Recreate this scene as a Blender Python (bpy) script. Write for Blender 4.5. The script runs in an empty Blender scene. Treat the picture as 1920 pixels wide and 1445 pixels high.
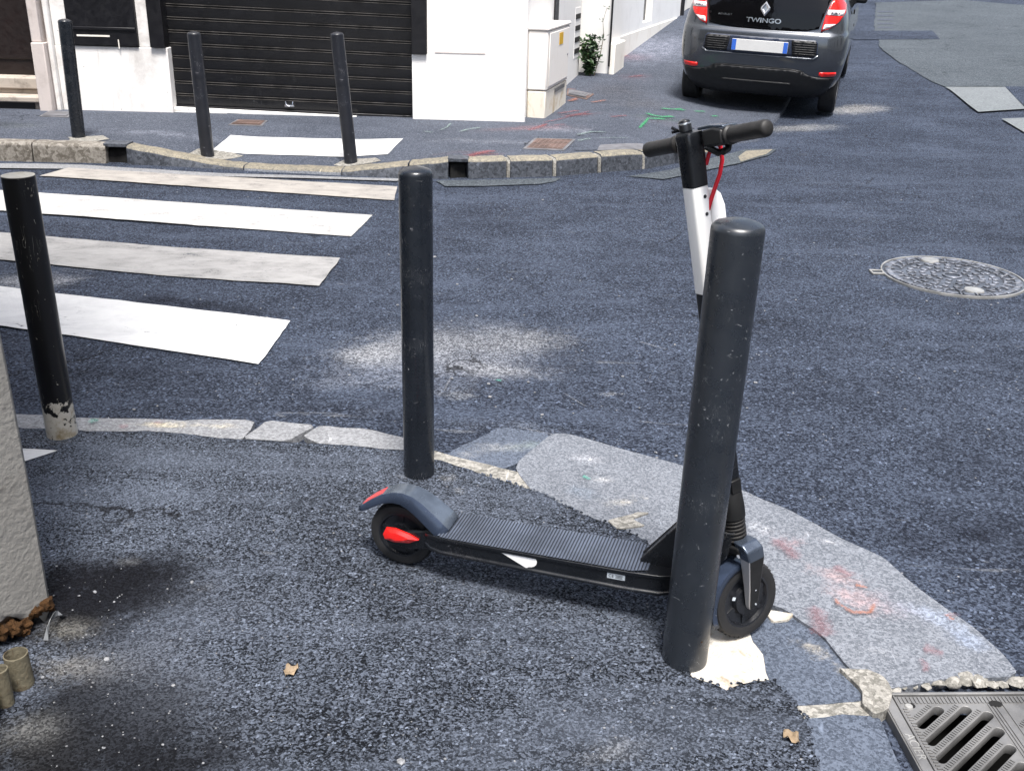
import bpy, bmesh, math, random
import numpy as np
from math import radians as R, sin, cos, pi
from mathutils import Vector, Matrix, Quaternion
from mathutils.geometry import delaunay_2d_cdt

random.seed(7); rng = np.random.default_rng(7)
sc = bpy.context.scene
col = sc.collection

# ------------------------------------------------------------------ camera
CAM = Vector((0, 0, 1.65)); F_PX = 1897.0; PITCH = R(23.4); ROLL = R(1.64)
fwd = Vector((0, cos(PITCH), -sin(PITCH))); up0 = Vector((0, sin(PITCH), cos(PITCH))); rt0 = Vector((1, 0, 0))
rt = rt0 * cos(ROLL) + up0 * sin(ROLL); upv = up0 * cos(ROLL) - rt0 * sin(ROLL)
cd = bpy.data.cameras.new('camera'); cam = bpy.data.objects.new('camera', cd); col.objects.link(cam)
cam.matrix_world = Matrix(((rt.x, upv.x, -fwd.x, CAM.x), (rt.y, upv.y, -fwd.y, CAM.y), (rt.z, upv.z, -fwd.z, CAM.z), (0, 0, 0, 1)))
cd.sensor_width = 36; cd.lens = F_PX / 1920 * 36; cd.clip_start = .05; cd.clip_end = 500
sc.camera = cam

# ------------------------------------------------------------------ light
SUN_EL, SUN_AZ = R(68), R(168)          # azimuth clockwise from +Y
w = bpy.data.worlds.new('World'); sc.world = w; w.use_nodes = True
wn = w.node_tree; bg = wn.nodes['Background']
sky = wn.nodes.new('ShaderNodeTexSky'); sky.sky_type = 'NISHITA'; sky.sun_disc = False
sky.sun_elevation = SUN_EL; sky.sun_rotation = SUN_AZ; sky.air_density = 1.0; sky.dust_density = 3.0; sky.ozone_density = 1.0
hz = wn.nodes.new('ShaderNodeHueSaturation'); hz.inputs['Saturation'].default_value = .75   # thin high cloud
wn.links.new(sky.outputs[0], hz.inputs['Color']); wn.links.new(hz.outputs[0], bg.inputs[0]); bg.inputs[1].default_value = 0.10
sl = bpy.data.lights.new('sun', 'SUN'); sl.energy = 2.5; sl.angle = R(14); sl.color = (1, .97, .93)
so = bpy.data.objects.new('sun', sl); col.objects.link(so)
sd = Vector((sin(SUN_AZ) * cos(SUN_EL), cos(SUN_AZ) * cos(SUN_EL), sin(SUN_EL)))
so.rotation_euler = sd.to_track_quat('Z', 'Y').to_euler(); so.location = (0, 0, 20)
vs = sc.view_settings; vs.view_transform = 'Standard'; vs.look = 'None'; vs.exposure = 1.45; vs.gamma = 1; vs.use_curve_mapping = False

# ------------------------------------------------------------------ survey of the ground (photo measurements turned into ground points)
def street_rise(x, y):
    t = max(0.0, x * .292 + y * .956 - 10.0)
    return .065 * t * t / (t + 1.0)
def lerp_list(x, pts):
    if x <= pts[0][0]: return pts[0][1]
    for (a, va), (b, vb) in zip(pts, pts[1:]):
        if x <= b: return va + (vb - va) * (x - a) / (b - a)
    return pts[-1][1]
def sstep(a, b, x):
    t = min(1, max(0, (x - a) / (b - a))); return t * t * (3 - 2 * t)
KERBLINE = [(-14, 8.0), (-8, 8.0), (-4.1, 8.0), (-3.2, 8.0), (-2.12, 7.87), (-1.37, 7.81), (-.52, 7.78), (.29, 7.98), (1.05, 8.385), (1.68, 8.99), (2.17, 9.78)]
def dip(x): return lerp_list(x, [(-3.1, 0), (-2.25, .11), (-1.4, .11), (-.55, 0)])
def kerb_h(x): return .135 - dip(x) - .09 * sstep(.9, 1.9, x)
def side_h(x, y):
    d = (y - lerp_list(x, KERBLINE) - .15)
    f = 1 - min(1, max(0, d / 1.25))
    return .135 - dip(x) * f - .095 * sstep(.8, 1.9, x - .27 * max(0, y - 9.6) * 1.0 + 0)
def z_road(x, y): return street_rise(x, y)
def z_far(x, y): return street_rise(x, y) + side_h(x, y)
ZN = .026
def z_near(x, y): return ZN
def G(px, py, zf=0.0, dz=0.0):
    d = fwd + rt * ((px - 960) / F_PX) - upv * ((py - 722.5) / F_PX)
    if not callable(zf):
        t = (zf - CAM.z) / d.z; p = CAM + d * t
    else:
        lo, hi = .5, 120.0
        for _ in range(48):
            m = (lo + hi) / 2; p = CAM + d * m
            if p.z > zf(p.x, p.y): lo = m
            else: hi = m
        p = CAM + d * lo
    return Vector((p.x, p.y, p.z + dz))

# ------------------------------------------------------------------ objects and meshes
def tag(o, label=None, cat=None, group=None, kind=None):
    if label: o['label'] = label
    if cat: o['category'] = cat
    if group: o['group'] = group
    if kind: o['kind'] = kind
    return o
def thing(name, label, cat, loc=(0, 0, 0), rotz=0, group=None, mw=None):
    o = bpy.data.objects.new(name, None); col.objects.link(o); o.empty_display_size = .1
    if mw is not None: o.matrix_world = mw
    else: o.location = loc; o.rotation_euler = (0, 0, rotz)
    return tag(o, label, cat, group)

class MB:
    def __init__(s): s.v = []; s.f = []; s.mi = []; s.uv = None
    def add(s, vs, fs, mi=0):
        b = len(s.v); s.v += [tuple(p) for p in vs]; s.f += [tuple(b + i for i in f) for f in fs]; s.mi += [mi] * len(fs); return s
    def box(s, c, size, m=None, mi=0):
        hx, hy, hz = [a / 2 for a in size]; m = m or Matrix()
        vs = [m @ Vector((c[0] + x * hx, c[1] + y * hy, c[2] + z * hz)) for x in (-1, 1) for y in (-1, 1) for z in (-1, 1)]
        return s.add(vs, [(0, 1, 3, 2), (4, 6, 7, 5), (0, 4, 5, 1), (2, 3, 7, 6), (0, 2, 6, 4), (1, 5, 7, 3)], mi)
    def loft(s, rings, cap0=True, cap1=True, closed=True, mi=0):
        n = len(rings[0]); vs = [p for r in rings for p in r]; fs = []
        for k in range(len(rings) - 1):
            for i in range(n if closed else n - 1):
                j = (i + 1) % n; fs.append((k * n + i, k * n + j, (k + 1) * n + j, (k + 1) * n + i))
        if cap0: fs.append(tuple(range(n))[::-1])
        if cap1: fs.append(tuple((len(rings) - 1) * n + i for i in range(n)))
        return s.add(vs, fs, mi)
    def tube(s, pts, rad, seg=12, mi=0, cap=True):
        pts = [Vector(p) for p in pts]; rr = rad if isinstance(rad, (list, tuple)) else [rad] * len(pts); rings = []
        q = None; prev = None
        for i, p in enumerate(pts):
            t = (pts[min(i + 1, len(pts) - 1)] - pts[max(i - 1, 0)]).normalized()
            if prev is None: q = t.to_track_quat('Z', 'X')
            else: q = prev.rotation_difference(t) @ q
            prev = t; ax = q @ Vector((1, 0, 0)); ay = q @ Vector((0, 1, 0))
            rings.append([p + (ax * cos(2 * pi * k / seg) + ay * sin(2 * pi * k / seg)) * rr[i] for k in range(seg)])
        return s.loft(rings, cap, cap, True, mi)
    def lathe(s, prof, seg=40, m=None, mi=0, cap0=False, cap1=False):
        m = m or Matrix()
        return s.loft([[m @ Vector((r * cos(2 * pi * k / seg), r * sin(2 * pi * k / seg), z)) for k in range(seg)] for r, z in prof], cap0, cap1, True, mi)
    def prism(s, poly, d, m=None, mi=0):     # poly in xy, extruded from z=0 to z=d, placed by m
        m = m or Matrix()
        return s.loft([[m @ Vector((x, y, 0)) for x, y in poly], [m @ Vector((x, y, d)) for x, y in poly]], mi=mi)
    def build(s, name, mats, parent=None, smooth=35, bevel=0, bseg=2, recalc=True):
        me = bpy.data.meshes.new(name); me.from_pydata([tuple(p) for p in s.v], [], s.f)
        for m in (mats if isinstance(mats, (list, tuple)) else [mats]): me.materials.append(m)
        for p, i in zip(me.polygons, s.mi): p.material_index = i
        if s.uv:
            uvl = me.uv_layers.new(name='UVMap')
            for l in me.loops: uvl.data[l.index].uv = s.uv[l.vertex_index]
        if recalc:
            bm = bmesh.new(); bm.from_mesh(me); bmesh.ops.recalc_face_normals(bm, faces=bm.faces); bm.to_mesh(me); bm.free()
        if smooth:
            me.polygons.foreach_set('use_smooth', [True] * len(me.polygons)); me.set_sharp_from_angle(angle=R(smooth))
        me.update()
        o = bpy.data.objects.new(name, me); col.objects.link(o)
        if parent is not None: o.parent = parent
        if bevel:
            b = o.modifiers.new('bevel', 'BEVEL'); b.width = bevel; b.segments = bseg; b.limit_method = 'ANGLE'; b.angle_limit = R(40)
        return o

def resample(poly, step, closed=True):
    out = []; n = len(poly)
    for i in range(n if closed else n - 1):
        a = Vector(poly[i]); b = Vector(poly[(i + 1) % n]); k = max(1, int((b - a).length / step))
        out += [a + (b - a) * (j / k) for j in range(k)]
    if not closed: out.append(Vector(poly[-1]))
    return out
def smooth_noise1(n, amp, octs=3):
    a = np.zeros(n)
    for o in range(octs):
        m = max(2, n // (2 ** (octs - o)) ); k = rng.normal(0, 1, m + 1)
        a += np.interp(np.linspace(0, m, n), np.arange(m + 1), k) * amp / (1.4 ** o)
    return a
def rough_edge(poly, step, amp, closed=True):
    p = resample(poly, step, closed); n = len(p); nx = smooth_noise1(n, amp); ny = smooth_noise1(n, amp)
    return [Vector((q.x + nx[i], q.y + ny[i])) for i, q in enumerate(p)]
def inside(poly, pts):
    x, y = pts[:, 0], pts[:, 1]; r = np.zeros(len(pts), bool); P = np.array([(p[0], p[1]) for p in poly])
    for (x0, y0), (x1, y1) in zip(P, np.roll(P, -1, 0)):
        if y0 == y1: continue
        r ^= ((y0 > y) != (y1 > y)) & (x < (x1 - x0) * (y - y0) / (y1 - y0) + x0)
    return r
def cdt(poly, spacing):
    P = np.array([(p[0], p[1]) for p in poly]); x0, y0 = P.min(0); x1, y1 = P.max(0)
    gx, gy = np.meshgrid(np.arange(x0, x1, spacing), np.arange(y0, y1, spacing)); pts = np.stack([gx.ravel(), gy.ravel()], 1)
    pts = pts + rng.uniform(-.3, .3, pts.shape) * spacing; pts = pts[inside(poly, pts)]
    vs = [Vector(p) for p in P] + [Vector(p) for p in pts]; n = len(P)
    r = delaunay_2d_cdt(vs, [(i, (i + 1) % n) for i in range(n)], [], 1, 1e-5)
    return r[0], r[2]
def tints(me, blobs, base=None):
    """blobs: (centre xy, rx, ry, rot, rgb, amount): worn, stained and dusty patches of the surface itself"""
    n = len(me.vertices); co = np.empty(n * 3); me.vertices.foreach_get('co', co); co = co.reshape(-1, 3)
    A = np.zeros(n); C = np.zeros((n, 3)); wsum = np.full(n, 1e-6)
    for c, rx, ry, rot, rgb, am in blobs:
        dx = co[:, 0] - c[0]; dy = co[:, 1] - c[1]; ca, sa = cos(R(rot)), sin(R(rot))
        d = ((dx * ca + dy * sa) / rx) ** 2 + ((-dx * sa + dy * ca) / ry) ** 2
        wt = am * np.exp(-d * 1.2); A = 1 - (1 - A) * (1 - np.clip(wt, 0, 1)); C += np.array(rgb)[None] * wt[:, None]; wsum += wt
    C /= wsum[:, None]
    at = me.attributes.new('tint', 'FLOAT_COLOR', 'POINT'); at.data.foreach_set('color', np.concatenate([C, A[:, None]], 1).ravel())
def sheet(name, poly, zf, dz, mat, spacing=.05, kind='structure', skirt=0, blobs=None, parent=None):
    vs2, fs = cdt(poly, spacing); b = MB(); n = len(poly)
    vs3 = [(p.x, p.y, zf(p.x, p.y) + dz) for p in vs2]; b.add(vs3, fs)
    if skirt:
        ring = [(p[0], p[1], zf(p[0], p[1]) + dz) for p in poly]; low = [(x, y, z - skirt) for x, y, z in ring]
        b.add(ring + low, [(i, n + i, n + (i + 1) % n, (i + 1) % n) for i in range(n)])
    o = b.build(name, mat, parent, smooth=50, recalc=False)
    me = o.data; bm = bmesh.new(); bm.from_mesh(me); bmesh.ops.remove_doubles(bm, verts=bm.verts, dist=1e-5)
    bmesh.ops.recalc_face_normals(bm, faces=bm.faces)
    if sum(f.normal.z for f in bm.faces) < 0: bmesh.ops.reverse_faces(bm, faces=bm.faces)
    bm.to_mesh(me); bm.free()
    if blobs is not None: tints(me, blobs)
    if kind: tag(o, kind=kind)
    return o
def textmesh(name, body, size, mw, mat, parent, depth=.0015, squash=1.0, bold=0.0):
    cu = bpy.data.curves.new(name, 'FONT'); cu.body = body; cu.size = size; cu.extrude = depth; cu.align_x = 'CENTER'; cu.align_y = 'CENTER'; cu.offset = bold
    tmp = bpy.data.objects.new('tmp', cu); col.objects.link(tmp); dg = bpy.context.evaluated_depsgraph_get()
    me = bpy.data.meshes.new_from_object(tmp.evaluated_get(dg)); bpy.data.objects.remove(tmp); bpy.data.curves.remove(cu)
    me.name = name; me.transform(Matrix.Diagonal((squash, 1, 1, 1))); me.transform(mw); me.materials.clear(); me.materials.append(mat)
    o = bpy.data.objects.new(name, me); col.objects.link(o); o.parent = parent; return o

# ------------------------------------------------------------------ materials
class NT:
    def __init__(s, name):
        s.m = bpy.data.materials.new(name); s.m.use_nodes = True; s.t = s.m.node_tree; s.bs = s.t.nodes['Principled BSDF']; s.out = s.t.nodes['Material Output']
        s.co = s.t.nodes.new('ShaderNodeTexCoord').outputs['Object']
    def n(s, ty, **kw):
        n = s.t.nodes.new(ty)
        for k, v in kw.items(): setattr(n, k, v)
        return n
    def l(s, a, b): s.t.links.new(a, b)
    def put(s, sock, v):
        if isinstance(v, bpy.types.NodeSocket): s.l(v, sock)
        elif v is not None:
            if isinstance(v, (tuple, list)) and len(v) == 3 and sock.type == 'RGBA': v = (*v, 1)
            sock.default_value = v
    def noise(s, scale, detail=3, rough=.55, dist=0, co=None, stretch=None):
        c = co or s.co
        if stretch:
            mp = s.n('ShaderNodeMapping'); s.l(c, mp.inputs[0]); mp.inputs['Scale'].default_value = stretch; c = mp.outputs[0]
        n = s.n('ShaderNodeTexNoise'); s.l(c, n.inputs['Vector']); n.inputs['Scale'].default_value = scale; n.inputs['Detail'].default_value = detail
        n.inputs['Roughness'].default_value = rough; n.inputs['Distortion'].default_value = dist; return n.outputs[0]
    def vor(s, scale, feat='F1', out='Distance', co=None):
        n = s.n('ShaderNodeTexVoronoi', feature=feat); s.l(co or s.co, n.inputs['Vector']); n.inputs['Scale'].default_value = scale; return n.outputs[out]
    def ramp(s, fac, a, b, lo=0., hi=1.):
        n = s.n('ShaderNodeMapRange'); n.interpolation_type = 'SMOOTHSTEP'; s.put(n.inputs[0], fac); n.inputs[1].default_value = a; n.inputs[2].default_value = b; n.inputs[3].default_value = lo; n.inputs[4].default_value = hi; return n.outputs[0]
    def math(s, op, a, b=0.5):
        n = s.n('ShaderNodeMath', operation=op); s.put(n.inputs[0], a); s.put(n.inputs[1], b); return n.outputs[0]
    def mix(s, f, a, b, ty='MIX'):
        n = s.n('ShaderNodeMix', data_type='RGBA', blend_type=ty); s.put(n.inputs[0], f); s.put(n.inputs[6], a); s.put(n.inputs[7], b); return n.outputs[2]
    def bump(s, h, strength=.3, dist=.01, prev=None):
        n = s.n('ShaderNodeBump'); s.l(h, n.inputs['Height']); n.inputs['Strength'].default_value = strength; n.inputs['Distance'].default_value = dist
        if prev: s.l(prev, n.inputs['Normal'])
        return n.outputs[0]
    def done(s, color=None, rough=.6, metal=0., bump=None, spec=.5, coat=0., **kw):
        s.put(s.bs.inputs['Base Color'], color); s.put(s.bs.inputs['Roughness'], rough); s.put(s.bs.inputs['Metallic'], metal); s.put(s.bs.inputs['Specular IOR Level'], spec)
        if coat: s.bs.inputs['Coat Weight'].default_value = coat; s.bs.inputs['Coat Roughness'].default_value = .05
        for k, v in kw.items(): s.put(s.bs.inputs[k], v)
        if bump: s.l(bump, s.bs.inputs['Normal'])
        return s.m
    def tint(s, base, grit=40, grain=None, lo=.22, hi=.95, amp=.8):
        at = s.n('ShaderNodeAttribute', attribute_name='tint'); nz = s.noise(grit, 6, .7)
        a = s.math('ADD', at.outputs['Alpha'], s.math('MULTIPLY', s.math('SUBTRACT', nz, .5), amp))
        a = s.math('ADD', a, s.math('MULTIPLY', s.math('SUBTRACT', s.noise(7, 5, .65, .6), .5), .9))
        return s.mix(s.math('MULTIPLY', s.ramp(a, lo, hi), s.ramp(at.outputs['Alpha'], .02, .25)), base, at.outputs['Color'] if grain is None else s.mix(1.0, at.outputs['Color'], grain, 'MULTIPLY'))

def m_asphalt(name, dark, light, scale=110, light_at=(.42, .68), bumpd=.006, rough=.84, spec=.12):
    t = NT(name)
    fine = t.noise(scale * 1.5, 3, .7); cells = t.vor(scale, 'F1', 'Color'); sep = t.n('ShaderNodeSeparateColor'); t.l(cells, sep.inputs[0])
    f = t.math('ADD', t.math('MULTIPLY', fine, .6), t.math('MULTIPLY', sep.outputs[0], .4))
    big = t.noise(1.3, 5, .6); mid = t.noise(9, 4, .6)
    f2 = t.math('ADD', f, t.math('MULTIPLY', t.math('SUBTRACT', big, .5), .40)); f2 = t.math('ADD', f2, t.math('MULTIPLY', t.math('SUBTRACT', mid, .5), .14))
    c = t.mix(t.ramp(f2, *light_at), dark, light); hot = t.ramp(t.vor(scale * .8, 'F1', 'Color'), .78, .98); c = t.mix(t.math('MULTIPLY', hot, .75), c, tuple(min(.5, x * 2.1) for x in light))
    streak = t.ramp(t.noise(2.2, 5, .7, .5, stretch=(.5, 2.0, 1)), .48, .68); c = t.mix(t.math('MULTIPLY', streak, .32), c, light)
    spk = t.ramp(t.vor(28, 'F1', 'Distance'), .045, .12, 1, 0); c = t.mix(t.math('MULTIPLY', spk, t.ramp(t.noise(3.1, 2), .5, .62)), c, (.3, .3, .31))
    # thin pale scuffs
    sc_ = t.ramp(t.noise(3.2, 2, .5, 1.5, stretch=(1, 7, 1)), .70, .78); c = t.mix(t.math('MULTIPLY', sc_, t.math('MULTIPLY', f, .5)), c, (.26, .27, .29))
    gr_ = t.mix(t.ramp(f2, .30, .80), (.32, .32, .34), (1.6, 1.6, 1.6)); c = t.tint(c, grain=gr_)
    wv = t.n('ShaderNodeVectorMath', operation='ADD'); t.l(t.co, wv.inputs[0]); nd_ = t.n('ShaderNodeTexNoise'); nd_.inputs['Scale'].default_value = 2.5; nd_.inputs['Detail'].default_value = 6; t.l(t.co, nd_.inputs['Vector']); t.l(nd_.outputs['Color'], wv.inputs[1])
    cr_ = t.ramp(t.vor(.55, 'DISTANCE_TO_EDGE', co=wv.outputs[0]), .002, .006, 1, 0); c = t.mix(t.math('MULTIPLY', cr_, t.ramp(t.noise(.9, 2), .50, .60, 0, .8)), c, (.004, .004, .005))
    b = t.bump(f, .9, bumpd); b = t.bump(t.noise(12, 3), .25, .01, b)
    return t.done(c, t.ramp(f, .3, .7, rough + .08, rough - .14), bump=b, spec=spec)

def m_stone(name, a, b, scale=160, rough=.7, tint=True, bumpd=.002, big=3.0):
    t = NT(name); f = t.noise(scale, 3, .7); g = t.noise(big, 5, .65); v = t.vor(scale * .55, 'F1', 'Color'); s = t.n('ShaderNodeSeparateColor'); t.l(v, s.inputs[0])
    h = t.math('ADD', t.math('MULTIPLY', f, .55), t.math('MULTIPLY', s.outputs[0], .25)); h = t.math('ADD', h, t.math('MULTIPLY', g, .22)); h = t.math('ADD', h, .06)
    c = t.mix(t.ramp(h, .38, .78), a, b)
    c = t.mix(t.ramp(t.noise(26, 3, .6, .6, stretch=(1, .15, 1)), .66, .74), c, tuple(min(.7, x * 1.5) for x in b))
    if tint: c = t.tint(c, 55, grain=t.mix(t.ramp(h, .38, .78), (.45, .45, .46), (1.35, 1.35, 1.35)))
    return t.done(c, rough, bump=t.bump(h, .6, bumpd))

def m_plaster(name, base, dirt, amount=.5, stain_scale=2.2, bumps=.15, low_dirt=None):
    t = NT(name); g = t.noise(stain_scale, 6, .7, .4); f = t.noise(60, 4, .6); v = t.noise(stain_scale * 1.6, 4, .6, .3, stretch=(5, 5, .7))
    c = t.mix(t.math('MULTIPLY', t.ramp(g, .5, .72), amount), base, dirt); c = t.mix(t.math('MULTIPLY', t.ramp(v, .58, .75), amount * .6), c, dirt)
    spots = t.ramp(t.vor(9, 'F1'), .02, .05, 1, 0); c = t.mix(t.math('MULTIPLY', spots, t.ramp(t.noise(1.7, 2), .52, .6)), c, tuple(x * .4 for x in dirt))
    return t.done(c, .85, bump=t.bump(t.math('ADD', f, t.math('MULTIPLY', g, 2.0)), bumps, .01), spec=.2)

def m_paint(name, col_, rough=.4, var=.15, metal=0., scratch=None, sc_amt=.5, coat=0., bumps=.0, scr_scale=14, spec=.5):
    t = NT(name); g = t.noise(7, 5, .6); c = t.mix(t.ramp(g, .3, .7), tuple(x * (1 - var) for x in col_), tuple(min(1, x * (1 + var)) for x in col_))
    r = t.ramp(t.noise(22, 4, .6), .3, .7, rough - .07, rough + .1)
    if scratch:
        s1 = t.ramp(t.noise(scr_scale, 2, .5, 2.0, stretch=(1, 1, 3)), .735, .75); s2 = t.ramp(t.noise(scr_scale * 3, 5, .7, .5), .70 - .1 * sc_amt, .74)
        s3 = t.ramp(t.noise(scr_scale * 1.3, 2, .4, 3.0, stretch=(2, 2, .6)), .50, .505); s4 = t.ramp(t.noise(scr_scale * 1.3, 2, .4, 3.0, stretch=(2, 2, .6)), .505, .51, 1, 0)
        line = t.math('MULTIPLY', t.math('MULTIPLY', s3, s4), t.ramp(t.noise(5, 3), .55, .62))
        m = t.math('MAXIMUM', t.math('MAXIMUM', t.math('MULTIPLY', s1, sc_amt), s2), line); c = t.mix(m, c, scratch)
    return t.done(c, r, metal, spec=spec, coat=coat, bump=t.bump(t.noise(80, 3), bumps, .002) if bumps else None)

def m_marking(name, col_, worn, wear=.5, under=(.045, .052, .068)):
    t = NT(name); g = t.noise(5, 6, .75, .3, stretch=(.9, 1.5, 1)); f = t.noise(90, 3, .7)
    c = t.mix(t.ramp(g, .35, .7), col_, worn); a = t.math('ADD', t.math('MULTIPLY', g, .55), t.math('MULTIPLY', f, .45))
    c = t.mix(t.ramp(a, .66 - .2 * wear, .74 - .14 * wear), c, under)
    crack = t.ramp(t.noise(2.3, 3, .6, 1.2, stretch=(.5, 6, 1)), .495, .5); crack2 = t.ramp(t.noise(2.3, 3, .6, 1.2, stretch=(.5, 6, 1)), .5, .506, 1, 0)
    c = t.mix(t.math('MULTIPLY', t.math('MULTIPLY', crack, crack2), t.ramp(t.noise(2, 2), .5, .56)), c, under)
    return t.done(c, .7, bump=t.bump(f, .5, .004), spec=.3)

def m_spray(name, col_, dens=.5, top=.58):
    t = NT(name); uv = t.n('ShaderNodeTexCoord').outputs['UV']; sp = t.n('ShaderNodeSeparateXYZ'); t.l(uv, sp.inputs[0])
    v = t.math('ABSOLUTE', t.math('SUBTRACT', sp.outputs[1], .5)); v = t.math('MULTIPLY', v, 2)
    n = t.math('ADD', t.math('MULTIPLY', t.noise(150, 3, .7), .55), t.math('MULTIPLY', t.noise(30, 4, .65, .8), .45)); e = t.math('MULTIPLY', sp.outputs[0], t.math('SUBTRACT', 1.0, sp.outputs[0])); e = t.ramp(e, 0, .16, .5, 0)
    a = t.math('SUBTRACT', t.math('SUBTRACT', t.math('ADD', n, dens * .5), t.math('MULTIPLY', v, .80)), e); a = t.ramp(a, .44, .80, 0, top)
    tr = t.n('ShaderNodeBsdfTransparent'); mx = t.n('ShaderNodeMixShader'); t.l(a, mx.inputs[0]); t.l(tr.outputs[0], mx.inputs[1]); t.done(col_, .7); t.l(t.bs.outputs[0], mx.inputs[2]); t.l(mx.outputs[0], t.out.inputs[0])
    return t.m

M = {}
M['road'] = m_asphalt('road_asphalt', (.0105, .0132, .0210), (.078, .096, .136), 145, (.34, .82))
M['near'] = m_asphalt('footway_asphalt', (.0045, .0055, .0078), (.138, .160, .205), 215, (.32, .82), .009)
M['far'] = m_asphalt('far_footway_asphalt', (.038, .044, .058), (.094, .106, .134), 150, (.34, .74), .003)
M['old'] = m_asphalt('old_asphalt', (.042, .050, .058), (.092, .105, .118), 120, (.34, .70))
M['granite'] = m_stone('granite', (.065, .073, .088), (.215, .230, .258), 300)
M['granite_dark'] = m_stone('granite_dark', (.022, .030, .046), (.11, .132, .175), 300)
M['granite_tan'] = m_stone('granite_tan', (.085, .073, .058), (.27, .25, .22), 60)
M['granite_pale'] = m_stone('granite_pale', (.12, .123, .13), (.27, .275, .285), 220)
M['kerb_black'] = m_stone('kerb_dark_face', (.022, .026, .034), (.085, .095, .115), 90)
M['kerb_yellow'] = m_stone('kerb_faded_yellow', (.11, .103, .085), (.26, .23, .17), 120)
M['mortar'] = m_stone('mortar', (.12, .115, .10), (.34, .325, .295), 160, .85, bumpd=.006)
M['slab'] = m_stone('concrete_slab', (.10, .11, .115), (.18, .195, .20), 120); M['plaster_patch'] = m_plaster('lime_patch', (.48, .45, .40), (.24, .18, .11), .9, 11, .6)
M['wall_white'] = m_plaster('white_render', (.80, .78, .755), (.46, .43, .40), .6)
M['wall_plain'] = m_plaster('plain_white_render', (.84, .825, .80), (.58, .56, .54), .3)
M['wall_cream'] = m_plaster('cream_render', (.84, .80, .73), (.6, .52, .42), .4)
M['wall_pink'] = m_plaster('pinkish_stone', (.58, .52, .49), (.38, .33, .3), .5, 4)
M['wall_grey'] = m_plaster('grey_render', (.23, .222, .205), (.12, .112, .10), .8, 5.5, .35)
M['sill_stone'] = m_plaster('sill_stone', (.74, .72, .70), (.42, .36, .30), .6, 3)
M['step_stone'] = m_plaster('step_stone', (.42, .37, .32), (.16, .14, .12), .8, 5)
M['door'] = m_paint('brown_door', (.009, .0038, .003), .5)
M['black'] = m_paint('black_paint', (.006, .006, .008), .4)
M['shutter'] = m_paint('shutter_black', (.0032, .0034, .005), .45, .3, scratch=(.05, .05, .055), sc_amt=.15, scr_scale=4)
M['shutter_edge'] = m_paint('shutter_bead', (.075, .070, .066), .45, .6)
M['chrome'] = m_paint('chrome', (.75, .76, .78), .18, .05, 1)
def m_chipped():
    t = NT('chipped_black_paint'); sp = t.n('ShaderNodeSeparateXYZ'); t.l(t.co, sp.inputs[0]); n1 = t.noise(26, 5, .65, .4); n2 = t.noise(60, 3, .6, 1.5, stretch=(1, 1, .35))
    h = t.math('ADD', t.ramp(sp.outputs[2], .03, .27, 1, 0), t.math('MULTIPLY', t.math('SUBTRACT', n1, .5), 2.2)); low = t.ramp(h, .72, .76)
    chips = t.ramp(n2, .695, .715); ln = t.noise(12, 2, .4, 3.0, stretch=(2, 2, .25)); lines = t.math('MULTIPLY', t.math('MULTIPLY', t.ramp(ln, .50, .504), t.ramp(ln, .504, .509, 1, 0)), t.ramp(t.noise(5, 3), .54, .6))
    under = t.mix(t.ramp(t.noise(14, 5, .7), .45, .7), (.46, .44, .39), (.22, .17, .09)); m = t.math('MAXIMUM', low, t.math('MAXIMUM', chips, lines))
    c = t.mix(m, (.0042, .0042, .005), under); return t.done(c, t.ramp(m, 0, 1, .34, .8), bump=t.bump(m, .5, -.002))
M['bollard_black'] = m_chipped()
M['bollard_grey'] = m_paint('charcoal_paint', (.016, .0195, .025), .30, .12, scratch=(.24, .25, .26), sc_amt=.75, scr_scale=19, spec=.75)
M['bollard_dark'] = m_paint('dark_grey_paint', (.010, .0125, .017), .26, .12, scratch=(.30, .30, .31), sc_amt=.2, scr_scale=18)
M['bollard_far'] = m_paint('worn_grey_paint', (.013, .0145, .020), .36, .2, scratch=(.24, .24, .26), sc_amt=.6, scr_scale=8)
M['undercoat'] = m_plaster('exposed_undercoat', (.50, .48, .42), (.28, .23, .14), .7, 14, .3)
M['iron'] = m_paint('worn_iron', (.15, .157, .18), .42, .5, .4, scratch=(.5, .49, .47), sc_amt=.6, scr_scale=30, bumps=.2)
M['iron_dark'] = m_paint('dark_iron', (.030, .032, .036), .6, .3)
M['iron_mid'] = m_paint('mid_iron', (.06, .068, .085), .55, .5); M['iron_pale'] = m_paint('polished_iron', (.30, .295, .28), .4, .3, .3)
M['iron_brown'] = m_paint('grate_iron', (.17, .168, .165), .5, .3, .35, scratch=(.34, .33, .32), sc_amt=.5, scr_scale=40, bumps=.3)
M['pit'] = m_paint('pit', (.004, .004, .004), .9)
M['tread'] = m_paint('rust_hatch', (.12, .080, .068), .7, .4, scratch=(.24, .20, .19), sc_amt=.9, scr_scale=40)
M['hatch_grey'] = m_paint('grey_hatch', (.12, .12, .13), .6, .3)
M['tyre'] = m_paint('tyre_rubber', (.010, .010, .011), .7, .3, bumps=.3)
M['rim_black'] = m_paint('black_rim', (.010, .011, .014), .3, .2)
M['sc_black'] = m_paint('scooter_black', (.006, .007, .009), .28, .2, scratch=(.25, .25, .27), sc_amt=.1, scr_scale=30)
M['sc_matte'] = m_paint('black_plastic', (.005, .005, .005), .5, .2)
M['sc_white'] = m_paint('white_panel', (.86, .85, .83), .35, .02, scratch=(.5, .5, .52), sc_amt=.05, scr_scale=30)
M['grip'] = m_paint('grip_rubber', (.010, .009, .0085), .55, .2, bumps=.3)
M['mat'] = m_paint('deck_rubber', (.075, .090, .122), .42, .3); M['mat_groove'] = m_paint('deck_groove', (.014, .017, .024), .6, .2)
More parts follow.
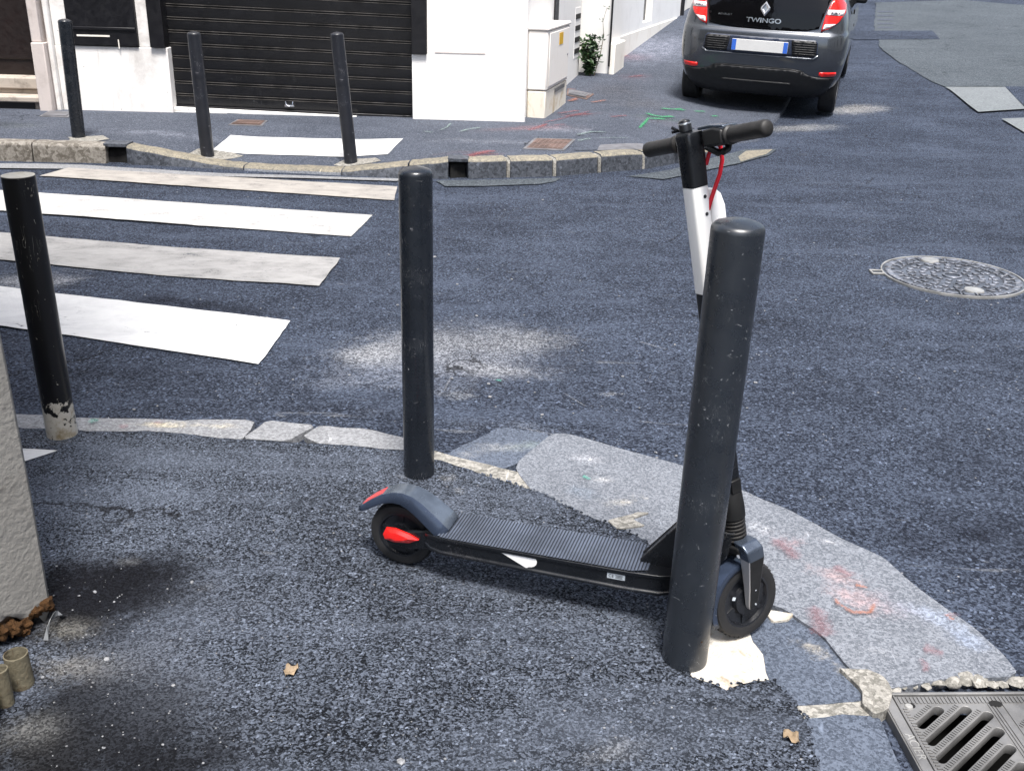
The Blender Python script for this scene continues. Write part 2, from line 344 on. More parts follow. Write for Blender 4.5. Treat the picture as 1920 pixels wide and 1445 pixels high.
M['fender'] = m_paint('fender_plastic', (.035, .048, .078), .2, .2, .3, scratch=(.2, .21, .25), sc_amt=.1, scr_scale=20)
M['fender_top'] = m_paint('fender_lit_top', (.10, .12, .15), .2, .4, .4)  # lighter colour on the top faces puts the fender's highlight into the paint
M['fork'] = m_paint('fork_alloy', (.42, .42, .44), .36, .12, .35)
M['fork_top'] = m_paint('fork_blue_sheen', (.085, .105, .14), .28, .12, .6)
M['red'] = m_paint('red_reflector', (.80, .014, .010), .18, .05, coat=.6)
M['red_cable'] = m_paint('red_cable', (.58, .008, .022), .35, .05)
M['red_dull'] = m_paint('red_dull', (.50, .05, .05), .4, .2)
M['label'] = m_paint('silver_label', (.42, .46, .50), .35, .3)
M['screw'] = m_paint('screw', (.05, .05, .055), .3, .1, .6)
t = NT('car_paint'); fl = t.noise(900, 1, .5)
M['car'] = t.done(t.mix(t.ramp(fl, .3, .7), (.066, .073, .083), (.118, .129, .145)), .24, .75, coat=.8)
M['car_trim'] = m_paint('bumper_plastic', (.0045, .005, .006), .5, .15)
M['car_glass'] = m_paint('dark_glass', (.0015, .0015, .002), .03, .0, spec=.32)
M['car_grille'] = m_paint('grille', (.0035, .0035, .004), .5, .1)
M['car_blue'] = m_paint('plate_recess', (.022, .030, .055), .35, .1)
M['plate'] = m_paint('plate_blank', (.58, .58, .57), .4, .03)
M['plate_blue'] = m_paint('plate_blue', (.03, .12, .52), .4, .05)
M['lamp_white'] = m_paint('lamp_clear', (.72, .66, .66), .15, .1, coat=.5)
M['yellow'] = m_paint('yellow_sticker', (.72, .42, .01), .5, .1)
M['cab'] = m_plaster('cabinet_cream', (.84, .80, .75), (.60, .50, .36), .3, 2.5, .05)
M['cab_low'] = m_plaster('cabinet_base', (.76, .71, .62), (.45, .32, .14), .7, 4, .1)
t = NT('leaf'); M['leaf'] = t.done(t.mix(t.ramp(t.noise(9, 2), .35, .65), (.012, .030, .012), (.045, .095, .030)), .5)
M['stem'] = m_paint('stem', (.12, .09, .05), .7, .3)
M['dry_leaf'] = m_paint('dry_leaf', (.26, .19, .12), .7, .45)
M['rust'] = m_plaster('rusty_foam', (.075, .036, .013), (.014, .009, .006), .95, 45, 1.0)
M['galv'] = m_plaster('galvanised', (.13, .115, .08), (.065, .036, .014), .95, 26, .4)
M['zebra_white'] = m_marking('crossing_white', (.62, .62, .61), (.52, .52, .52), .16)
M['zebra_mid'] = m_marking('crossing_white_worn', (.46, .455, .44), (.32, .315, .305), .42)
M['zebra_grey'] = m_marking('crossing_grey', (.31, .305, .30), (.21, .207, .203), .50)
M['zebra_tan'] = m_marking('crossing_tan', (.33, .31, .285), (.225, .21, .195), .48)
M['sp_red'] = m_spray('spray_red', (.26, .035, .03), .40); M['sp_pink'] = m_spray('spray_pink', (.26, .105, .115), .55, .32); M['sp_green'] = m_spray('spray_green', (.02, .30, .10), .62)
M['sp_teal'] = m_spray('spray_teal', (.05, .30, .22), .5); M['sp_orange'] = m_spray('spray_orange', (.34, .12, .06), .5); M['sp_pale'] = m_spray('spray_pale', (.24, .33, .29), .35); M['sp_dust'] = m_spray('pale_dust', (.25, .255, .265), .3)
M['clear'] = m_paint('clear_plastic', (.12, .125, .13), .25, .3)

# ------------------------------------------------------------------ setting: road, footways, kerbs
def W(*pts, z=0.0): return [Vector((p.x, p.y)) for p in (G(a, b, z) for a, b in pts)]
def B(px, py, rx, ry, rot, rgb, am, zf=0.0): return (G(px, py, zf), rx, ry, rot, rgb, am)
DUST = (.25, .255, .26); DARK = (.009, .011, .018); MID = (.10, .115, .145)
road_blobs = [B(850, 660, .62, .34, 0, (.15, .165, .20), .62), B(760, 700, .5, .2, 10, (.15, .165, .20), .5), B(730, 655, .20, .10, 10, DUST, .75), B(840, 640, .34, .20, 0, DUST, .68), B(915, 690, .22, .08, -15, DUST, .95), B(990, 635, .24, .16, 20, DUST, .62), B(690, 670, .16, .10, 0, DUST, .6), B(880, 610, .42, .22, 0, MID, .5),
  B(860, 740, .12, .07, 0, DUST, .45), B(900, 800, .28, .09, -10, MID, .5), B(1010, 800, .22, .06, -20, MID, .5), B(1150, 735, .05, .03, 0, DUST, .6), B(1140, 760, .12, .05, 20, MID, .4),
  B(700, 770, .10, .05, 0, MID, .5), B(640, 720, .22, .09, 10, MID, .35), B(470, 775, .10, .03, 0, DUST, .5), B(560, 770, .12, .03, 0, DUST, .4),
  B(60, 525, .35, .16, 0, (.30, .31, .33), .75), B(190, 500, .20, .10, 20, (.27, .28, .30), .5), B(330, 565, .36, .12, -12, DARK, .8), B(470, 585, .22, .10, -10, DARK, .6),
  B(250, 700, .5, .16, 0, DARK, .55), B(90, 660, .3, .12, 0, DARK, .4), B(1500, 700, .5, .3, 0, DARK, .25), B(1750, 750, .5, .3, 0, DARK, .3), B(500, 520, .3, .2, 0, DARK, .3),
  B(1100, 530, .5, .05, -25, MID, .4), B(690, 425, .4, .15, 0, MID, .25), B(1280, 430, .6, .3, 0, MID, .3), B(1550, 340, .9, .5, 0, MID, .35), B(1600, 480, .7, .4, 0, MID, .3),
  B(1500, 240, .7, .22, 15, (.19, .195, .20), .8, z_road), B(1610, 205, .55, .30, 30, (.22, .22, .22), .85, z_road), B(1400, 255, .3, .12, 20, (.22, .22, .22), .8, z_road),
  B(1500, 1000, .5, .2, 0, DARK, .4), B(1850, 1000, .4, .3, 0, DARK, .5), B(1850, 850, .4, .3, 0, DARK, .4)]
xs = np.unique(np.concatenate([np.arange(-26, -4.5, .75), np.arange(-4.5, 5, .045), np.arange(5, 12, .15), np.arange(12, 42, 1.)]))
ys = np.unique(np.concatenate([np.arange(-14, 1.2, .6), np.arange(1.2, 9, .045), np.arange(9, 16, .09), np.arange(16, 30, .3), np.arange(30, 90, 1.5)]))
nx, ny = len(xs), len(ys); b = MB()
for y in ys:
    for x in xs: b.v.append((x, y, z_road(x, y) + .004 * sin(x * 2.1 + 1.3 * sin(y * 1.1)) * sin(y * 1.7) - .004))
b.f = [(j * nx + i, j * nx + i + 1, (j + 1) * nx + i + 1, (j + 1) * nx + i) for j in range(ny - 1) for i in range(nx - 1)]; b.f = [f for f in b.f if not (.93 < sum(b.v[i][0] for i in f) / 4 < 1.50 and 1.36 < sum(b.v[i][1] for i in f) / 4 < 1.935)]; b.mi = [0] * len(b.f)
road = b.build('road', M['road'], smooth=60, recalc=False); tag(road, kind='structure'); tints(road.data, road_blobs)

def road_sheet(name, px, mat, dz=.006, rough=.01, step=.12, spacing=.3, zf=z_road, kind='structure'):
    poly = [G(a, c, zf) for a, c in px]; poly = rough_edge([(p.x, p.y) for p in poly], step, rough) if rough else resample([(p.x, p.y) for p in poly], step)
    return sheet(name, poly, zf, dz, mat, spacing, kind)
# older, paler surfacing up the street on the right, with its patches
road_sheet('old_road', [(1642, 6), (1641, 56), (1649, 76), (1650, 95), (1684, 116), (1735, 146), (1768, 163), (1885, 163), (1960, 235), (2080, 330), (2300, 250), (2300, 40), (1800, 1)], M['old'], .006, .015)
road_sheet('road_patch', [(1652, 59), (1748, 59), (1762, 75), (1600, 76), (1610, 60)], M['road'], .010, .004)
road_sheet('road_patch', [(1885, 164), (1960, 235), (2080, 330), (2300, 330), (2300, 166)], M['road'], .010, .01)
road_sheet('road_slab', [(1772, 165), (1884, 165), (1922, 206), (1833, 212)], M['slab'], .014, .004, .2)
road_sheet('road_slab', [(1876, 225), (1925, 223), (1960, 250), (1922, 252)], M['slab'], .014, .004, .2)
for k in range(5): road_sheet('road_patch', [(1645, 22 + k * 7.5), (1675, 22 + k * 7.5), (1676, 24.5 + k * 7.5), (1645, 24.5 + k * 7.5)], M['far'], .010, 0)
# gutter bands beside the far kerb
road_sheet('gutter', [(1180, 331), (1260, 318), (1330, 299), (1400, 280), (1452, 281), (1440, 292), (1390, 307), (1330, 319), (1240, 337)], M['old'], .005, .012)
road_sheet('gutter', [(1385, 296), (1400, 285), (1450, 282), (1437, 291), (1392, 305)], M['kerb_yellow'], .008, .008)
road_sheet('gutter', [(820, 340), (1000, 336), (1050, 335), (1038, 342), (1010, 347), (900, 350), (830, 349)], M['old'], .005, .01)
road_sheet('gutter', [(-200, 306), (150, 311), (420, 325), (760, 336), (745, 341), (400, 332), (150, 318), (-200, 312)], M['granite_pale'], .005, .012)

# pedestrian crossing
def stripe(px, mat, rough=.0026): road_sheet('crosswalk_stripe', px, mat, .006, rough, .03, .25)
stripe([(-330, 505), (0, 538), (545, 603), (487, 684), (0, 612), (-330, 580)], M['zebra_white'])
stripe([(-330, 405), (0, 437), (320, 465), (638, 485), (600, 538), (300, 518), (0, 488), (-330, 450)], M['zebra_grey'])
stripe([(-330, 335), (30, 360), (700, 405), (660, 445), (0, 396), (-330, 372)], M['zebra_mid'])
stripe([(128, 316), (745, 351), (740, 377), (75, 331)], M['zebra_tan'])

# far footway
far_edge = [(-14, 8.12)] + [(x, lerp_list(x, KERBLINE) + .13) for x in np.arange(-8, 2.16, .15)] + [(2.3, 9.9), (2.9, 11.4), (3.9, 14.5), (7.5, 24), (14, 45), (11, 45), (4.9, 24), (2.85, 19.3), (1.15, 14.4), (.6, 12.9), (0, 10.3), (-.05, 9.95), (-3.9, 9.9), (-14, 9.9)]
far_blobs = [B(900, 265, .8, .2, 0, (.26, .27, .30), .45, z_far), B(1080, 245, .5, .25, 0, (.27, .28, .32), .55, z_far), B(1250, 230, .5, .3, 0, (.10, .10, .12), .6, z_far), B(1150, 170, .5, .6, 0, (.07, .075, .09), .85, z_far), B(1200, 195, .5, .4, 0, (.09, .095, .11), .7, z_far),
  B(930, 245, .5, .15, 20, (.09, .095, .11), .55, z_far), B(1010, 232, .3, .1, 20, (.09, .095, .11), .5, z_far), B(300, 250, .9, .2, 0, (.22, .235, .28), .5, z_far), B(30, 235, .4, .25, 0, (.07, .08, .09), .7, z_far), B(660, 245, .5, .12, 15, (.12, .13, .16), .5, z_far), B(850, 285, .5, .08, 20, (.11, .115, .13), .5, z_far), B(1000, 240, .45, .14, 25, (.15, .045, .045), .50, z_far), B(1080, 215, .35, .16, 20, (.15, .045, .045), .50, z_far), B(905, 290, .3, .08, 15, (.19, .05, .045), .6, z_far), B(1175, 108, .3, .3, 0, (.19, .09, .10), .45, z_far), B(1190, 145, .3, .3, 0, (.15, .07, .08), .4, z_far), B(1140, 268, .35, .10, 0, (.15, .19, .185), .6, z_far), B(1240, 222, .3, .08, 0, (.03, .12, .06), .40, z_far), B(1230, 90, 1.0, 2.2, -17, (.25, .265, .32), .6, z_far)]
sheet('pavement', resample(far_edge, .15), z_far, .003, M['far'], .10, skirt=.3, blobs=far_blobs)
for px in ([(397, 283), (430, 255), (755, 262), (728, 291), (560, 293)],):
    road_sheet('pavement_stripe', px, M['zebra_white'], .009, .004, .06, .10, z_far)
road_sheet('pavement_patch', [(1075, 262), (1120, 240), (1262, 245), (1240, 272), (1210, 285), (1080, 284)], M['far'], .008, .005, .08, .10, z_far)
road_sheet('pavement_patch', [(1124, 274), (1205, 272), (1203, 283), (1120, 285)], M['hatch_grey'], .012, .005, .08, .10, z_far)
for px in ([(130, 260), (196, 256), (204, 262), (180, 266), (124, 266)], [(352, 292), (372, 281), (410, 280), (455, 294), (425, 299), (370, 298)], [(622, 311), (640, 302), (700, 298), (712, 304), (690, 309), (655, 313)]):
    road_sheet('pavement_patch', px, M['mortar'], .008, .012, .05, .10, z_far)

# far kerb stones
def kerb_run(name, x0, x1, mats, inset=.15, n=8, join=.004, tan=False):
    secs = []
    for k in range(n + 1):
        x = x0 + join + (x1 - x0 - 2 * join) * k / n; y = lerp_list(x, KERBLINE); dx = .05
        tx = Vector((2 * dx, lerp_list(x + dx, KERBLINE) - lerp_list(x - dx, KERBLINE))).normalized(); nn = Vector((-tx.y, tx.x))
        h = max(.02, kerb_h(x)) + street_rise(x, y) + .010 + (rng.normal(0, .0015)); o = Vector((x, y)) + nn * rng.normal(0, .004)
        q = lambda u, z: (o.x + nn.x * u, o.y + nn.y * u, z)
        secs.append([q(0, -.05), q(.012, h - .022), q(.03, h - .004), q(inset * .6, h), q(inset, h - .001), q(inset, -.05)])
    b = MB(); b.loft(secs)
    for i, f in enumerate(b.f):
        if len(mats) > 1 and len(f) == 4: b.mi[i] = 1 if i % 6 in (1, 2, 3) else 0
    o = b.build(name, mats, smooth=40, bevel=.006); return tag(o, kind='structure')
xk = lambda px, py: G(px, py).x
kerb_run('kerb', -8, -5.2, [M['granite_tan']]); kerb_run('kerb', -5.2, xk(65, 301), [M['granite_tan']]); kerb_run('kerb', xk(65, 301), xk(203, 305), [M['granite_tan']])
for a, c in (((235, 309), (455, 320)),): kerb_run('kerb', xk(*a), xk(*c), [M['kerb_black'], M['kerb_yellow']], n=14)
kerb_run('kerb', xk(455, 320), xk(640, 328), [M['granite'], M['kerb_yellow']]); kerb_run('kerb', xk(640, 328), xk(765, 334), [M['kerb_black'], M['kerb_yellow']])
kb = [(765, 334), (841, 337)]; kerb_run('kerb', xk(*kb[0]), xk(*kb[1]), [M['kerb_black'], M['kerb_yellow']])
for a, c in (((874, 337), (953, 336)), ((953, 336), (1040, 331)), ((1040, 331), (1125, 325)), ((1125, 325), (1207, 317)), ((1207, 317), (1270, 308)), ((1270, 308), (1335, 294))):
    kerb_run('kerb', xk(*a), xk(*c), [M['kerb_black'], M['kerb_yellow']], n=5, join=.014)
def kerb_fill(x0, x1, mat, inset, top): 
    o = kerb_run('kerb', x0, x1, [mat], join=0, n=3); o.data.transform(Matrix.Translation((0, inset, top))); return o
for px, py in ((953, 336), (1040, 331), (1125, 325), (1207, 317)): kerb_fill(xk(px, py) - .013, xk(px, py) + .013, M['mortar'], .006, -.008)
kerb_fill(xk(203, 305), xk(235, 309), M['pit'], .05, -.03); kerb_fill(xk(843, 337), xk(872, 337), M['pit'], .05, -.03)
for x0, x1 in ((xk(198, 305), xk(238, 309)), (xk(838, 337), xk(877, 337))):
    bb = MB(); y = lerp_list((x0 + x1) / 2, KERBLINE); bb.box(((x0 + x1) / 2, y + .09, .138), (x1 - x0, .14, .03)); tag(bb.build('kerb', M['kerb_black'], bevel=.005), kind='structure')

# near footway and its kerb
near_in = [(45, 801), (150, 806), (300, 809), (455, 823), (540, 829), (640, 834), (755, 844), (830, 863), (900, 886), (960, 906), (1020, 926), (1060, 946), (1110, 970), (1165, 990), (1215, 1018), (1240, 1075), (1258, 1150), (1272, 1215), (1282, 1252), (1296, 1268), (1318, 1276), (1345, 1284), (1366, 1294), (1392, 1281), (1415, 1274), (1449, 1273), (1490, 1312), (1512, 1352), (1522, 1395), (1535, 1450)]
ne = W(*near_in, z=ZN); poly = rough_edge([Vector((-3.2, 3.36))] + ne, .012, .0035, False) + [Vector(p) for p in ((.72, 1.2), (.6, -1.5), (-4, -1.5))]
LIGHT = (.12, .135, .165); near_blobs = [B(340, 1180, .16, .30, -20, LIGHT, .36, ZN), B(420, 1300, .25, .2, 0, LIGHT, .28, ZN), B(270, 1250, .10, .12, 0, LIGHT, .42, ZN), B(380, 960, .4, .2, 0, LIGHT, .18, ZN), B(560, 1130, .25, .15, 0, LIGHT, .22, ZN), B(1130, 1410, .10, .05, 20, DUST, .5, ZN), B(1180, 1390, .15, .08, 0, LIGHT, .3, ZN),
  B(180, 1130, .32, .22, 20, (.004, .0045, .007), 1.0, ZN), B(255, 1085, .18, .14, 0, (.004, .0045, .007), .85, ZN), B(120, 1080, .12, .10, 0, (.006, .0065, .010), .7, ZN), B(190, 1390, .34, .24, 0, (.004, .0045, .0065), 1.0, ZN), B(210, 1290, .16, .09, 0, (.004, .0045, .0065), .85, ZN), B(330, 1440, .2, .1, 0, (.007, .008, .011), .6, ZN), B(60, 1420, .15, .12, 0, (.02, .02, .02), .5, ZN), B(120, 1250, .14, .05, 0, (.26, .25, .23), .5, ZN), B(130, 1180, .06, .04, 0, (.26, .25, .22), .5, ZN), B(60, 1370, .06, .05, 0, (.25, .25, .24), .55, ZN), B(110, 830, .06, .03, 0, (.16, .13, .09), .5, ZN),
  B(840, 895, .05, .05, 0, DUST, .55, ZN), B(860, 920, .03, .03, 0, DUST, .5, ZN), B(1150, 960, .12, .04, -25, (.3, .29, .26), .3, ZN), B(1400, 1330, .15, .06, 0, (.012, .012, .013), .5, ZN), B(240, 1050, .025, .015, 0, DUST, .6, ZN), B(620, 1000, .2, .2, 0, LIGHT, .15, ZN), B(240, 985, .02, .015, 0, DUST, .5, ZN), B(385, 1097, .02, .01, 0, (.4, .36, .3), .7, ZN)]
near = sheet('footway', poly, z_near, 0, M['near'], .028, skirt=.08, blobs=near_blobs)
# loose crumbs of asphalt along its broken edge
b = MB()
ico = bmesh.new(); bmesh.ops.create_icosphere(ico, subdivisions=1, radius=1); iv = [v.co.copy() for v in ico.verts]; ifc = [tuple(v.index for v in f.verts) for f in ico.faces]; ico.free()
def pebble(b, c, r, flat=.6):
    q = Quaternion(Vector(rng.normal(0, 1, 3)), rng.uniform(0, 6)); s = [rng.uniform(.7, 1.3) for _ in range(3)]
    b.add([Vector(c) + Vector((p.x, p.y, p.z * flat)) * r for p in [q @ Vector((v.x * s[0], v.y * s[1], v.z * s[2])) for v in iv]], ifc)
edge = resample(ne[8:], .010, False)
for p in edge:
    for _ in range(2):
        if rng.random() < .7: pebble(b, (p.x + rng.normal(0, .006), p.y + rng.normal(0, .006), ZN - .001), rng.uniform(.0025, .0065))
tag(b.build('gravel', M['near'], smooth=0), kind='stuff', label='dark crumbs of asphalt along the broken edge of the footway', cat='gravel')

def chaikin(p, it=1, q=.11):
    for _ in range(it): p = [v for a, c in zip(p, p[1:] + p[:1]) for v in (a + (c - a) * q, a + (c - a) * (1 - q))]
    return p
def slab(name, px, mat, top=.020, thick=.09, step=.02, amp=.0025, blobs=None, bevel=.006, z=None):
    p = rough_edge(chaikin(W(*px, z=top if z is None else z)), step, amp); vs2, fs = cdt(p, .035); n = len(p); b = MB(); vs = [(q.x, q.y, top) for q in vs2]; b.add(vs, fs)
    b.add([(q.x, q.y, top) for q in p] + [(q.x, q.y, top - thick) for q in p], [(i, n + i, n + (i + 1) % n, (i + 1) % n) for i in range(n)])
    o = b.build(name, mat, recalc=False); bm = bmesh.new(); bm.from_mesh(o.data); bmesh.ops.remove_doubles(bm, verts=bm.verts, dist=1e-5); bmesh.ops.recalc_face_normals(bm, faces=bm.faces); bm.to_mesh(o.data); bm.free()
    o.data.polygons.foreach_set('use_smooth', [True] * len(o.data.polygons)); o.data.set_sharp_from_angle(angle=R(45)); tints(o.data, blobs or [])
    if bevel: m = o.modifiers.new('bevel', 'BEVEL'); m.width = bevel; m.segments = 2; m.limit_method = 'ANGLE'; m.angle_limit = R(50)
    return tag(o, kind='structure')
YEL = (.52, .46, .33)
slab('kerb', [(-200, 762), (40, 776), (150, 783), (300, 785), (478, 787), (450, 826), (300, 826), (-200, 815)], M['granite_pale'], blobs=[B(300, 795, .10, .03, 0, YEL, .9, .02), B(420, 798, .14, .03, 0, YEL, .5, .02), B(190, 795, .12, .03, 0, (.25, .28, .32), .5, .02)])
slab('kerb', [(455, 821), (500, 788), (592, 797), (536, 828)], M['granite_pale'], .028)
slab('kerb', [(566, 818), (600, 797), (690, 805), (755, 820), (780, 830), (775, 862), (640, 846)], M['granite_pale'], .021)
slab('mortar', [(775, 835), (830, 850), (900, 868), (1000, 890), (1045, 893), (1010, 920), (1030, 950), (900, 905), (775, 866)], M['mortar'], .022, amp=.005)
slab('kerb', [(830, 852), (940, 800), (1035, 812), (985, 862), (940, 880), (880, 866)], M['granite_dark'], .012, bevel=.003, blobs=[B(930, 845, .12, .05, 0, DUST, .5), B(990, 840, .1, .04, 30, (.12, .15, .16), .7), B(880, 860, .08, .03, 0, DUST, .6)])
slab('kerb', [(1036, 811), (1060, 811), (1120, 828), (1200, 850), (1282, 873), (1345, 900), (1400, 921), (1440, 941), (1450, 1000), (1400, 1110), (1280, 1110), (1160, 1010), (1075, 960), (1000, 925), (964, 870)], M['granite'], .024, blobs=[B(1100, 870, .1, .06, 0, (.46, .47, .50), .6), B(1090, 935, .10, .05, -30, (.16, .19, .23), .8), B(1180, 950, .10, .03, 20, (.5, .46, .38), .6), B(1130, 910, .05, .03, 0, (.5, .5, .5), .6)])
slab('kerb', [(1428, 935), (1480, 955), (1560, 1000), (1650, 1041), (1664, 1050), (1700, 1084), (1760, 1130), (1830, 1180), (1890, 1234), (1906, 1256), (1890, 1268), (1780, 1270), (1665, 1292), (1640, 1290), (1590, 1250), (1540, 1190), (1470, 1140), (1440, 1130), (1338, 1096)], M['granite'], .026,
     blobs=[B(1480, 1030, .06, .05, 0, (.33, .20, .21), .5), B(1560, 1090, .12, .06, -30, (.34, .25, .25), .6), B(1600, 1140, .14, .06, -30, (.34, .24, .24), .6), B(1420, 1000, .06, .05, 0, (.50, .51, .53), .5), B(1750, 1170, .12, .06, -35, (.28, .33, .42), .6), B(1560, 1030, .10, .03, -30, (.55, .55, .56), .5), B(1820, 1220, .08, .05, -30, (.24, .28, .36), .7), B(1650, 1240, .08, .04, 0, (.50, .50, .50), .4)])
slab('kerb', [(1395, 1165), (1445, 1152), (1470, 1145), (1545, 1195), (1595, 1255), (1640, 1295), (1615, 1312), (1545, 1318), (1495, 1322), (1440, 1280), (1400, 1220)], M['granite_dark'], .018, blobs=[B(1530, 1230, .06, .03, -50, (.42, .37, .28), .6), B(1580, 1265, .10, .012, -42, DUST, .6), B(1460, 1215, .02, .03, 0, DUST, .5)])
slab('kerb', [(1500, 1340), (1560, 1336), (1640, 1340), (1665, 1390), (1690, 1445), (1720, 1520), (1500, 1520), (1490, 1400)], M['granite_dark'], .016)
slab('mortar', [(1470, 1312), (1540, 1318), (1615, 1306), (1645, 1318), (1655, 1338), (1600, 1338), (1500, 1346), (1480, 1330)], M['mortar'], .0165, amp=.004, thick=.05)
slab('mortar', [(1570, 1250), (1625, 1248), (1655, 1262), (1672, 1292), (1668, 1322), (1640, 1338), (1622, 1320), (1615, 1292)], M['mortar'], .030, amp=.005, thick=.06)
slab('mortar', [(1445, 1140), (1490, 1148), (1478, 1160), (1450, 1162), (1440, 1150)], M['plaster_patch'], .0275, amp=.003)
slab('mortar', [(1260, 1150), (1320, 1160), (1405, 1180), (1412, 1200), (1440, 1230), (1452, 1290), (1380, 1312), (1280, 1300), (1220, 1272), (1220, 1200)], M['plaster_patch'], .0225, amp=.004)
slab('mortar', [(1140, 975), (1190, 958), (1215, 960), (1180, 972), (1210, 985), (1160, 992)], M['mortar'], .0285, amp=.004, bevel=0)
road_sheet('pavement_stripe', [(0, 840), (108, 846), (62, 862), (0, 880)], M['zebra_white'], .004, .002, .02, .05, z_near)
# broken mortar stones packed above the drain
b = MB()
for px, py, r in ((1690, 1280, .020), (1712, 1279, .018), (1735, 1281, .02), (1760, 1278, .018), (1788, 1277, .022), (1812, 1270, .026), (1835, 1274, .022), (1862, 1281, .019), (1880, 1280, .016), (1905, 1276, .022), (1925, 1277, .02), (1675, 1288, .018), (1642, 1316, .026), (1633, 1298, .02), (1650, 1300, .022)):
    p = G(px, py, .02); pebble(b, (p.x, p.y, .016), r, .55)
tag(b.build('mortar', M['mortar'], smooth=50), kind='structure')

# loose grit on the ground, uncountable
b = MB()
for _ in range(330):
    px, py = rng.uniform(90, 1500), rng.uniform(870, 1445)
    if rng.random() < .4: px, py = rng.uniform(60, 330), rng.uniform(1080, 1440)
    p = G(px, py, ZN)
    pebble(b, (p.x, p.y, ZN + .001), abs(rng.normal(.0010, .0009)) + .0007, .6)
for px, py, r in ((200, 1236, .007), (752, 1428, .010), (178, 1110, .006), (80, 1270, .006), (360, 1092, .006), (325, 1285, .005)):
    p = G(px, py, ZN); pebble(b, (p.x, p.y, ZN + .002), r, .5)
for _ in range(160):
    p = G(rng.uniform(60, 1900), rng.uniform(360, 860), 0); pebble(b, (p.x, p.y, 0), abs(rng.normal(.003, .002)) + .0015, .5)
tag(b.build('grit', M['granite_pale'], smooth=0), kind='stuff', label='pale specks of grit scattered over the asphalt', cat='grit')

# sprayed surveyors' marks
def spray(strokes, mat, zf, dz):
    b = MB(); b.uv = []
    for wdt, pts in strokes:
        P = [G(a, c, zf) for a, c in pts]; P = [Vector((p.x, p.y)) for p in P]; P = resample(P, .03, False); n = len(P); vs = []
        for i, p in enumerate(P):
            tt = (P[min(i + 1, n - 1)] - P[max(i - 1, 0)]).normalized(); nn = Vector((-tt.y, tt.x)) * wdt * rng.uniform(.75, 1.15)
            for s_ in (-1, 0, 1):
                q = p + nn * s_; z = (zf(q.x, q.y) if callable(zf) else zf); vs.append((q.x, q.y, z + dz)); e = 1 if 0 < i < n - 1 else .0
                b.uv.append((i / (n - 1), .5 + .5 * s_))
        b.add(vs, [(i * 3 + k, i * 3 + k + 1, i * 3 + k + 4, i * 3 + k + 3) for i in range(n - 1) for k in (0, 1)])
    tag(b.build('spray_mark', mat, recalc=False, smooth=0), kind='structure')
spray([(.10, [(1206, 213), (1224, 219), (1242, 222), (1268, 221)]), (.10, [(1215, 225), (1250, 226)]), (.08, [(1234, 206), (1268, 208), (1292, 210)]), (.07, [(1300, 211), (1324, 212)]), (.07, [(1333, 221), (1346, 220)]), (.05, [(1196, 246), (1208, 233), (1218, 221)]), (.05, [(1265, 208), (1280, 206)])], M['sp_green'], z_far, .016)
spray([(.07, [(792, 249), (814, 252)]), (.05, [(820, 250), (838, 242), (848, 232)]), (.10, [(856, 252), (880, 245), (912, 241)]), (.12, [(1075, 258), (1110, 250), (1150, 252)]), (.1, [(1080, 268), (1110, 262)]), (.05, [(1110, 262), (1190, 263)])], M['sp_pale'], z_far, .016)
spray([(.22, [(868, 298), (900, 290), (935, 284)]), (.10, [(1040, 216), (1075, 211), (1092, 209)]), (.10, [(1048, 222), (1090, 217), (1122, 215)]), (.12, [(985, 249), (1010, 241), (1030, 233)]), (.07, [(1035, 238), (1062, 235)]), (.12, [(1140, 222), (1180, 219)]), (.15, [(1165, 108), (1180, 106)]), (.10, [(1175, 147), (1210, 143)]), (.06, [(1000, 236), (1050, 226), (1120, 206)]), (.12, [(860, 302), (880, 297)])], M['sp_red'], z_far, .014)
spray([(.14, [(1062, 194), (1073, 191), (1082, 186)]), (.05, [(1063, 169), (1082, 171)]), (.03, [(1106, 178), (1098, 187)]), (.08, [(1105, 196), (1140, 190)])], M['sp_orange'], z_far, .018)
spray([(.05, [(165, 795), (186, 788)]), (.03, [(168, 788), (186, 791)])], M['sp_teal'], .028, .006)
spray([(.03, [(1092, 893), (1108, 902)])], M['sp_teal'], .026, .006); spray([(.03, [(928, 714), (942, 716)])], M['sp_teal'], 0, .006)
spray([(.06, [(222, 803), (243, 800)]), (.07, [(288, 794), (304, 797)])], M['sp_pink'], .028, .006)
spray([(.03, [(1556, 1112), (1572, 1134), (1600, 1150), (1632, 1150), (1642, 1128)]), (.03, [(1600, 1098), (1630, 1104)]), (.03, [(1768, 1152), (1790, 1166)])], M['sp_orange'], .030, .005)
spray([(.09, [(1445, 1008), (1475, 1030), (1500, 1055)]), (.08, [(1560, 1060), (1600, 1085)]), (.06, [(1725, 1215), (1750, 1222), (1774, 1229)]), (.035, [(1722, 1232), (1736, 1250), (1732, 1265)]), (.09, [(1520, 1130), (1540, 1175), (1550, 1205)]), (.05, [(1780, 1150), (1790, 1160)])], M['sp_pink'], .030, .005)
spray([(.02, [(1050, 735), (1105, 768)]), (.03, [(960, 800), (1060, 822)]), (.02, [(830, 740), (850, 700)]), (.03, [(1190, 640), (1260, 660)])], M['sp_dust'], 0, .006)

